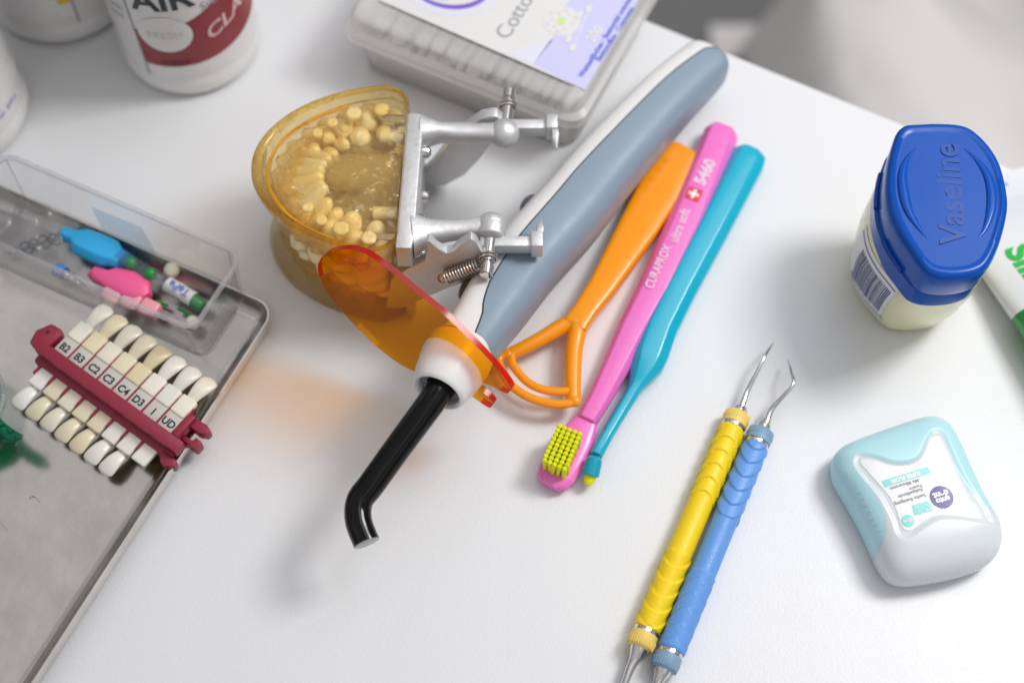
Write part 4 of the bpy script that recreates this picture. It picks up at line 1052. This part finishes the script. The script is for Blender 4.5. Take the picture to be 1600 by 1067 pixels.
# bar code label on the left flank
def jside(i, z, h=.03):
    n_ = len(jr); i0 = int(math.floor(i)) % n_; f_ = i-math.floor(i)
    zs = [q_[0] for q_ in bodyp]; kx = interp(zs, [q_[1] for q_ in bodyp], z); ky = interp(zs, [q_[2] for q_ in bodyp], z)
    r_ = lerp(jr[i0], jr[(i0+1) % n_], f_); 
    return Vector((jc.x+r_.x*kx+r_.normalized().x*h, jc.y+r_.y*ky+r_.normalized().y*h, z))
I0, I1 = 61.5, 76.0
def grid(mb, i0, i1, za, zb, h, ni=12, nz_=6):
    vs = [jside(lerp(i0, i1, a/ni), lerp(za, zb, b/nz_), h) for a in range(ni+1) for b in range(nz_+1)]
    mb.add(vs, [(a*(nz_+1)+b, (a+1)*(nz_+1)+b, (a+1)*(nz_+1)+b+1, a*(nz_+1)+b+1) for a in range(ni) for b in range(nz_)])
mb = MB(); grid(mb, I0, I1, .75, 3.7, .03); mb.build('side_label', M['label_white'], jar, angle=80)
mb = MB(); ii = I0+1.0
rb = random.Random(5)
while ii < I1-3.6:
    w_ = rb.choice((.10, .16, .26)); grid(mb, ii, ii+w_, 1.45, 3.2, .045, 1, 6); ii += w_+rb.choice((.1, .16, .22))
mb.build('bar_code', M['ink_navy'], jar, smooth=False)
def jtext(s_, size, ic, zc, **k):
    per = (jside(ic+1, zc)-jside(ic, zc)).length
    return text(s_, size, lambda x, y, h: jside(ic+x*(-1 if False else 1)/per*-1 if False else ic+x/per*JS, zc+y, .05), M['ink_navy'], jar, 'lettering', **k)
JS = -1 if jside(I0, 2).x > jside(I1, 2).x else -1
jtext('8 717163 042106', .26, 65.5, 1.15); jtext('Ⓢ', .5, 72, 1.3)
mb = MB(); grid(mb, I0+.3, I1-.3, 3.42, 3.47, .045, 10, 1); grid(mb, I0+.3, I1-.3, .92, .95, .045, 10, 1); mb.build('label_rule', M['ink_navy'], jar, smooth=False)

# ================================================================== FLOSS CASE
def X4(x, y): return (1260+x/3.138, 620+y/3.138)
fo = [(122, 340), (132, 295), (165, 258), (210, 233), (330, 186), (500, 128), (580, 107), (640, 110), (690, 140), (722, 185), (760, 260), (800, 350), (860, 480), (905, 560), (940, 620), (953, 690), (935, 765), (885, 822), (800, 862), (700, 890), (580, 912), (480, 920), (420, 905), (375, 865), (335, 790), (295, 700), (250, 610), (200, 520), (150, 435), (128, 390)]
fz = .65
fp = catmull([P(*X4(*p), fz) for p in fo], 8, True)
fc = sum(fp, Vector())/len(fp); fr_ = [Vector((p.x-fc.x, p.y-fc.y, 0)) for p in fp]
def pip(x, y, poly):
    ins = False; n_ = len(poly)
    for i in range(n_):
        x1, y1 = poly[i]; x2, y2 = poly[(i+1) % n_]
        if (y1 > y) != (y2 > y) and x < (x2-x1)*(y-y1)/(y2-y1)+x1: ins = not ins
    return ins
def pdist(x, y, poly):
    best = 9
    for i in range(len(poly)):
        x1, y1 = poly[i]; x2, y2 = poly[(i+1) % len(poly)]
        dx, dy = x2-x1, y2-y1; t = max(0, min(1, ((x-x1)*dx+(y-y1)*dy)/(dx*dx+dy*dy+1e-9)))
        best = min(best, math.hypot(x-x1-dx*t, y-y1-dy*t))
    return best
ZF = 1.62
def f2(pts, z=ZF, n=5): return [(p.x, p.y) for p in catmull([P(*X4(*q), z) for q in pts], n, True)]
star = f2([(266, 312), (285, 298), (330, 306), (400, 334), (470, 340), (530, 328), (568, 292), (592, 240), (615, 198), (640, 182), (662, 192), (680, 240), (712, 330), (748, 410), (785, 475), (802, 525), (795, 552), (770, 560), (720, 548), (660, 552), (600, 588), (550, 630), (510, 655), (480, 648), (462, 615), (440, 550), (400, 480), (350, 420), (300, 360)])
cyan = f2([(250, 275), (340, 296), (430, 326), (510, 322), (560, 285), (590, 220), (625, 168), (660, 172), (690, 225), (735, 340), (790, 440), (850, 485), (905, 540), (990, 480), (800, 80), (560, 40), (40, 200), (60, 420), (345, 830), (352, 778), (385, 690), (392, 620), (370, 540), (320, 450), (260, 370), (235, 320)], ZF, 4)
# recess round the label (wider star)
rec = f2([(240, 320), (262, 275), (330, 285), (420, 318), (500, 318), (552, 285), (590, 200), (630, 155), (680, 170), (715, 250), (760, 350), (820, 440), (900, 560), (912, 606), (830, 606), (720, 596), (640, 600), (560, 650), (500, 690), (450, 670), (420, 590), (360, 480), (290, 400)])
prof_h = [(1.0, .95), (.0, .0)]
def fheight(k):   # k: 0 centre .. 1 outline
    return fz+(1.72-fz)*(1-k**4.2)**(.5) if k < 1 else fz
NR = 90; NA = len(fr_)
faces = {0: [], 1: [], 2: []}; verts = []
for i in range(NR+1):
    k = math.sin(PI/2*i/NR) if i < NR else 1.0
    for j in range(NA):
        x = fc.x+fr_[j].x*k; y = fc.y+fr_[j].y*k; z = fheight(k)
        if k < .93:
            dd = pdist(x, y, rec); ins = pip(x, y, rec)
            sd_ = -dd if ins else dd
            z -= .085*max(0, min(1, (0.06-sd_)/.16))*(1-k**8)
        verts.append(Vector((x, y, z)))
low = []
for i in range(NR):
    for j in range(NA):
        a = i*NA+j; b = i*NA+(j+1) % NA; c = (i+1)*NA+(j+1) % NA; d = (i+1)*NA+j
        m_ = (verts[a]+verts[c])*.5
        mx_, my_ = m_.x, m_.y
        if pip(mx_, my_, star) : faces[2].append((a, b, c, d))
        elif pip(mx_, my_, cyan): faces[0].append((a, b, c, d))
        else: faces[1].append((a, b, c, d))
def ztop(x, y):
    a_ = math.atan2(y-fc.y, x-fc.x); rr_ = math.hypot(x-fc.x, y-fc.y); best = min(fr_, key=lambda q: abs((math.atan2(q.y, q.x)-a_+PI) % (2*PI)-PI))
    return fheight(min(.999, rr_/best.length))-.085*(1-(rr_/best.length)**8)
def fplane(o_, xd, up=.03):
    xd = Vector(xd).normalized(); yd = Z.cross(xd)
    def fn_(x, y, h=0):
        p = o_+xd*x+yd*y; return Vector((p.x, p.y, ztop(p.x, p.y)+up))
    return fn_
fcase = thing('floss_case', 'pillow shaped aqua and frosted white dental floss case', 'floss case', (fc.x, fc.y, 0))
# the flanks below the widest line
flank = [(1.0, fz), (.995, .4), (.975, .18), (.94, .05), (.9, .0), (.5, 0.0)]
def grip(j):   # shallow finger ribs on the left flank
    return 0
for key, nm, mt_ in ((0, 'aqua_lid', 'aqua'), (1, 'frosted_base', 'frost_white'), (2, 'label', 'label_glossy')):
    used = {}; mb = MB(); vs = []; fs = []
    for f in faces[key]:
        g = []
        for v in f:
            if v not in used: used[v] = len(vs); vs.append(verts[v]+(Z*.012 if key == 2 else Z*0))
            g.append(used[v])
        fs.append(tuple(g))
    mb.add(vs, fs)
    if key < 2:
        n0 = len(flank)
        for j in range(NA):
            mx_, my_ = fp[j].x, fp[j].y
            pin_ = pip(lerp(fc.x, mx_, .985), lerp(fc.y, my_, .985), cyan)
            if (pin_ and key == 0) or (not pin_ and key == 1):
                j2 = (j+1) % NA
                for q_ in range(n0-1):
                    (k1, z1), (k2, z2) = flank[q_], flank[q_+1]
                    mb.add([Vector((fc.x+fr_[jj].x*kk, fc.y+fr_[jj].y*kk, zz)) for jj, kk, zz in ((j, k1, z1), (j2, k1, z1), (j2, k2, z2), (j, k2, z2))], [(0, 1, 2, 3)])
    o = mb.build(nm, M[mt_], fcase, angle=180)
    bm = bmesh.new(); bm.from_mesh(o.data); bmesh.ops.remove_doubles(bm, verts=bm.verts, dist=1e-6); bmesh.ops.recalc_face_normals(bm, faces=bm.faces)
    if sum(f.normal.z*f.calc_area() for f in bm.faces if f.calc_center_median().z > 0.011) < 0: bmesh.ops.reverse_faces(bm, faces=bm.faces)
    bm.to_mesh(o.data); bm.free()
# grip ribs
mb = MB()
for k in range(9):
    u, v = lerp(238, 372, k/8), lerp(440, 690, k/8)
    a_ = P(*X4(u+14, v-4), 1.42); b_ = P(*X4(u-22, v+12), 1.12)
    mb.tube([a_, lerp(a_, b_, .5)+Z*.03, b_], [.01, .035, .01], 8)
mb.build('grip_rib', M['aqua'], fcase)
ang_bar = P(*X4(375, 430), ZF)-P(*X4(605, 360), ZF); ang_bar.z = 0; bd = ang_bar.normalized()
def fgrid(c, rx, ry, m_, nm, up, round_=True):
    fn_ = fplane(c, bd, up); mb = MB(); vs = [fn_(0, 0)]; n_ = 36; fs = []
    if round_:
        for q_ in (.5, 1): vs += [fn_(rx*q_*math.cos(2*PI*k/n_), ry*q_*math.sin(2*PI*k/n_)) for k in range(n_)]
        fs = [(0, 1+k, 1+(k+1) % n_) for k in range(n_)]+[(1+k, 1+n_+k, 1+n_+(k+1) % n_, 1+(k+1) % n_) for k in range(n_)]
    else:
        vs = [fn_(-rx+2*rx*a/16, -ry+2*ry*b/2) for a in range(17) for b in range(3)]
        fs = [(a*3+b, a*3+3+b, a*3+4+b, a*3+b+1) for a in range(16) for b in range(2)]
    mb.add(vs, fs); mb.build(nm, M[m_], fcase, smooth=False)
def fword(s_, size, u, v, m_, up=.03, **k):
    text(s_, size, fplane(P(*X4(u, v), ZF), bd, up), M[m_], fcase, 'lettering', **k)
fgrid(P(*X4(490, 393), ZF), .84, .12, 'teal_print', 'teal_bar', .025, False)
fword('SUPER FLOSS', .185, 485, 395, 'label_white', .033, bold=.014)
fword('ZAHN', .23, 570, 556, 'teal_print', bold=.02)
fword('SEIDE', .23, 560, 533, 'teal_print', bold=.02)
for s_, u, v in (('Sanfte Reinigung', 508, 504), ('Aufquellende', 510, 472), ('Fasern', 535, 444), ('Mit Minzaroma', 480, 430)):
    fword(s_, .17, u, v, 'ink_grey', bold=.002)
lc = P(*X4(662, 492), ZF); fgrid(lc, .40, .40, 'purple_logo', 'purple_disc', .026)
text('anto', .27, fplane(P(*X4(668, 506), ZF), bd, .036), M['label_white'], fcase, 'lettering', bold=.015)
text('dent', .30, fplane(P(*X4(658, 478), ZF), bd, .036), M['label_white'], fcase, 'lettering', bold=.015)
fgrid(P(*X4(497, 607), ZF), .21, .21, 'teal_print', 'teal_disc', .026)
fword('50 m', .15, 497, 607, 'label_white', .034, bold=.01)

# ================================================================== TOOTHPASTE TUBE
ta = P(1537, 451, .35); tb_ = P(1600, 566, .35); td = (tb_-ta).normalized(); tw = Vector((-td.y, td.x, 0)); 
if tw.x < 0: tw = -tw
TWd = 4.6; t0 = -4.6
tp = thing('toothpaste_tube', 'white and green toothpaste tube cut off by the right edge behind the blue lidded jar', 'toothpaste tube', ta+tw*TWd/2-Z*.35)
def tubesec(s_, hh_, wd=TWd, x0=0.0):
    out_ = []
    for x, y in sup(40, 2.2):
        out_.append(ta+td*s_+tw*(TWd/2+x*wd/2)+Z*(hh_+.02-.35+y*hh_))
    return out_
mb = MB(); 
mb.loft([tubesec(t0, .05, TWd+.1), tubesec(t0+.9, .06, TWd+.1), tubesec(t0+1.4, .18), tubesec(t0+3, .5), tubesec(t0+4.8, .72, TWd-.1), tubesec(1.7, .95, TWd-.2)], True, False)
mb.build('tube_body', M['tube_white'], tp, angle=60)
mb = MB(); mb.loft([tubesec(1.7, .95, TWd-.2), tubesec(5, 1.2, TWd-.5), tubesec(8, 1.5, TWd-1.0), tubesec(9, 1.6, 3.3)], False, True); mb.build('green_end', M['tube_green'], tp, angle=60)
mb = MB(); mb.lathe([(0, 0), (.9, 0), (.95, .2), (.9, 2.0), (.6, 2.2), (0, 2.2)], ta+td*9+tw*TWd/2+Z*1.3, td); mb.build('cap', M['white_matte'], tp)
def tsurf(x, y, h):   # x along the tube, y across from its centre line
    hh_ = interp([t0, t0+.9, t0+1.4, t0+3, t0+4.8, 1.7], [.05, .06, .18, .5, .72, .95], x)
    q_ = abs(y)/(TWd/2-.08); zz = hh_*(1+max(0, 1-q_**2.2)**(1/2.2))
    return ta+td*x+tw*(TWd/2+y)+Z*(zz+.02-.35+.02+h)
def strip_text(s_, size, x, y, m_, **k):
    return text(s_, size, lambda a, b, h: tsurf(x+a, y+b, .01), m_, tp, **k)
strip_text('Silma', 1.25, .55, -.85, M['green_print'], bold=.05, fit=3.0)
text('0019.B 04', .26, lambda a, b, h: tsurf(t0+.55-b*1.0, 0.3-a*-1.0, .01), M['sky_blue'], tp, 'lettering')
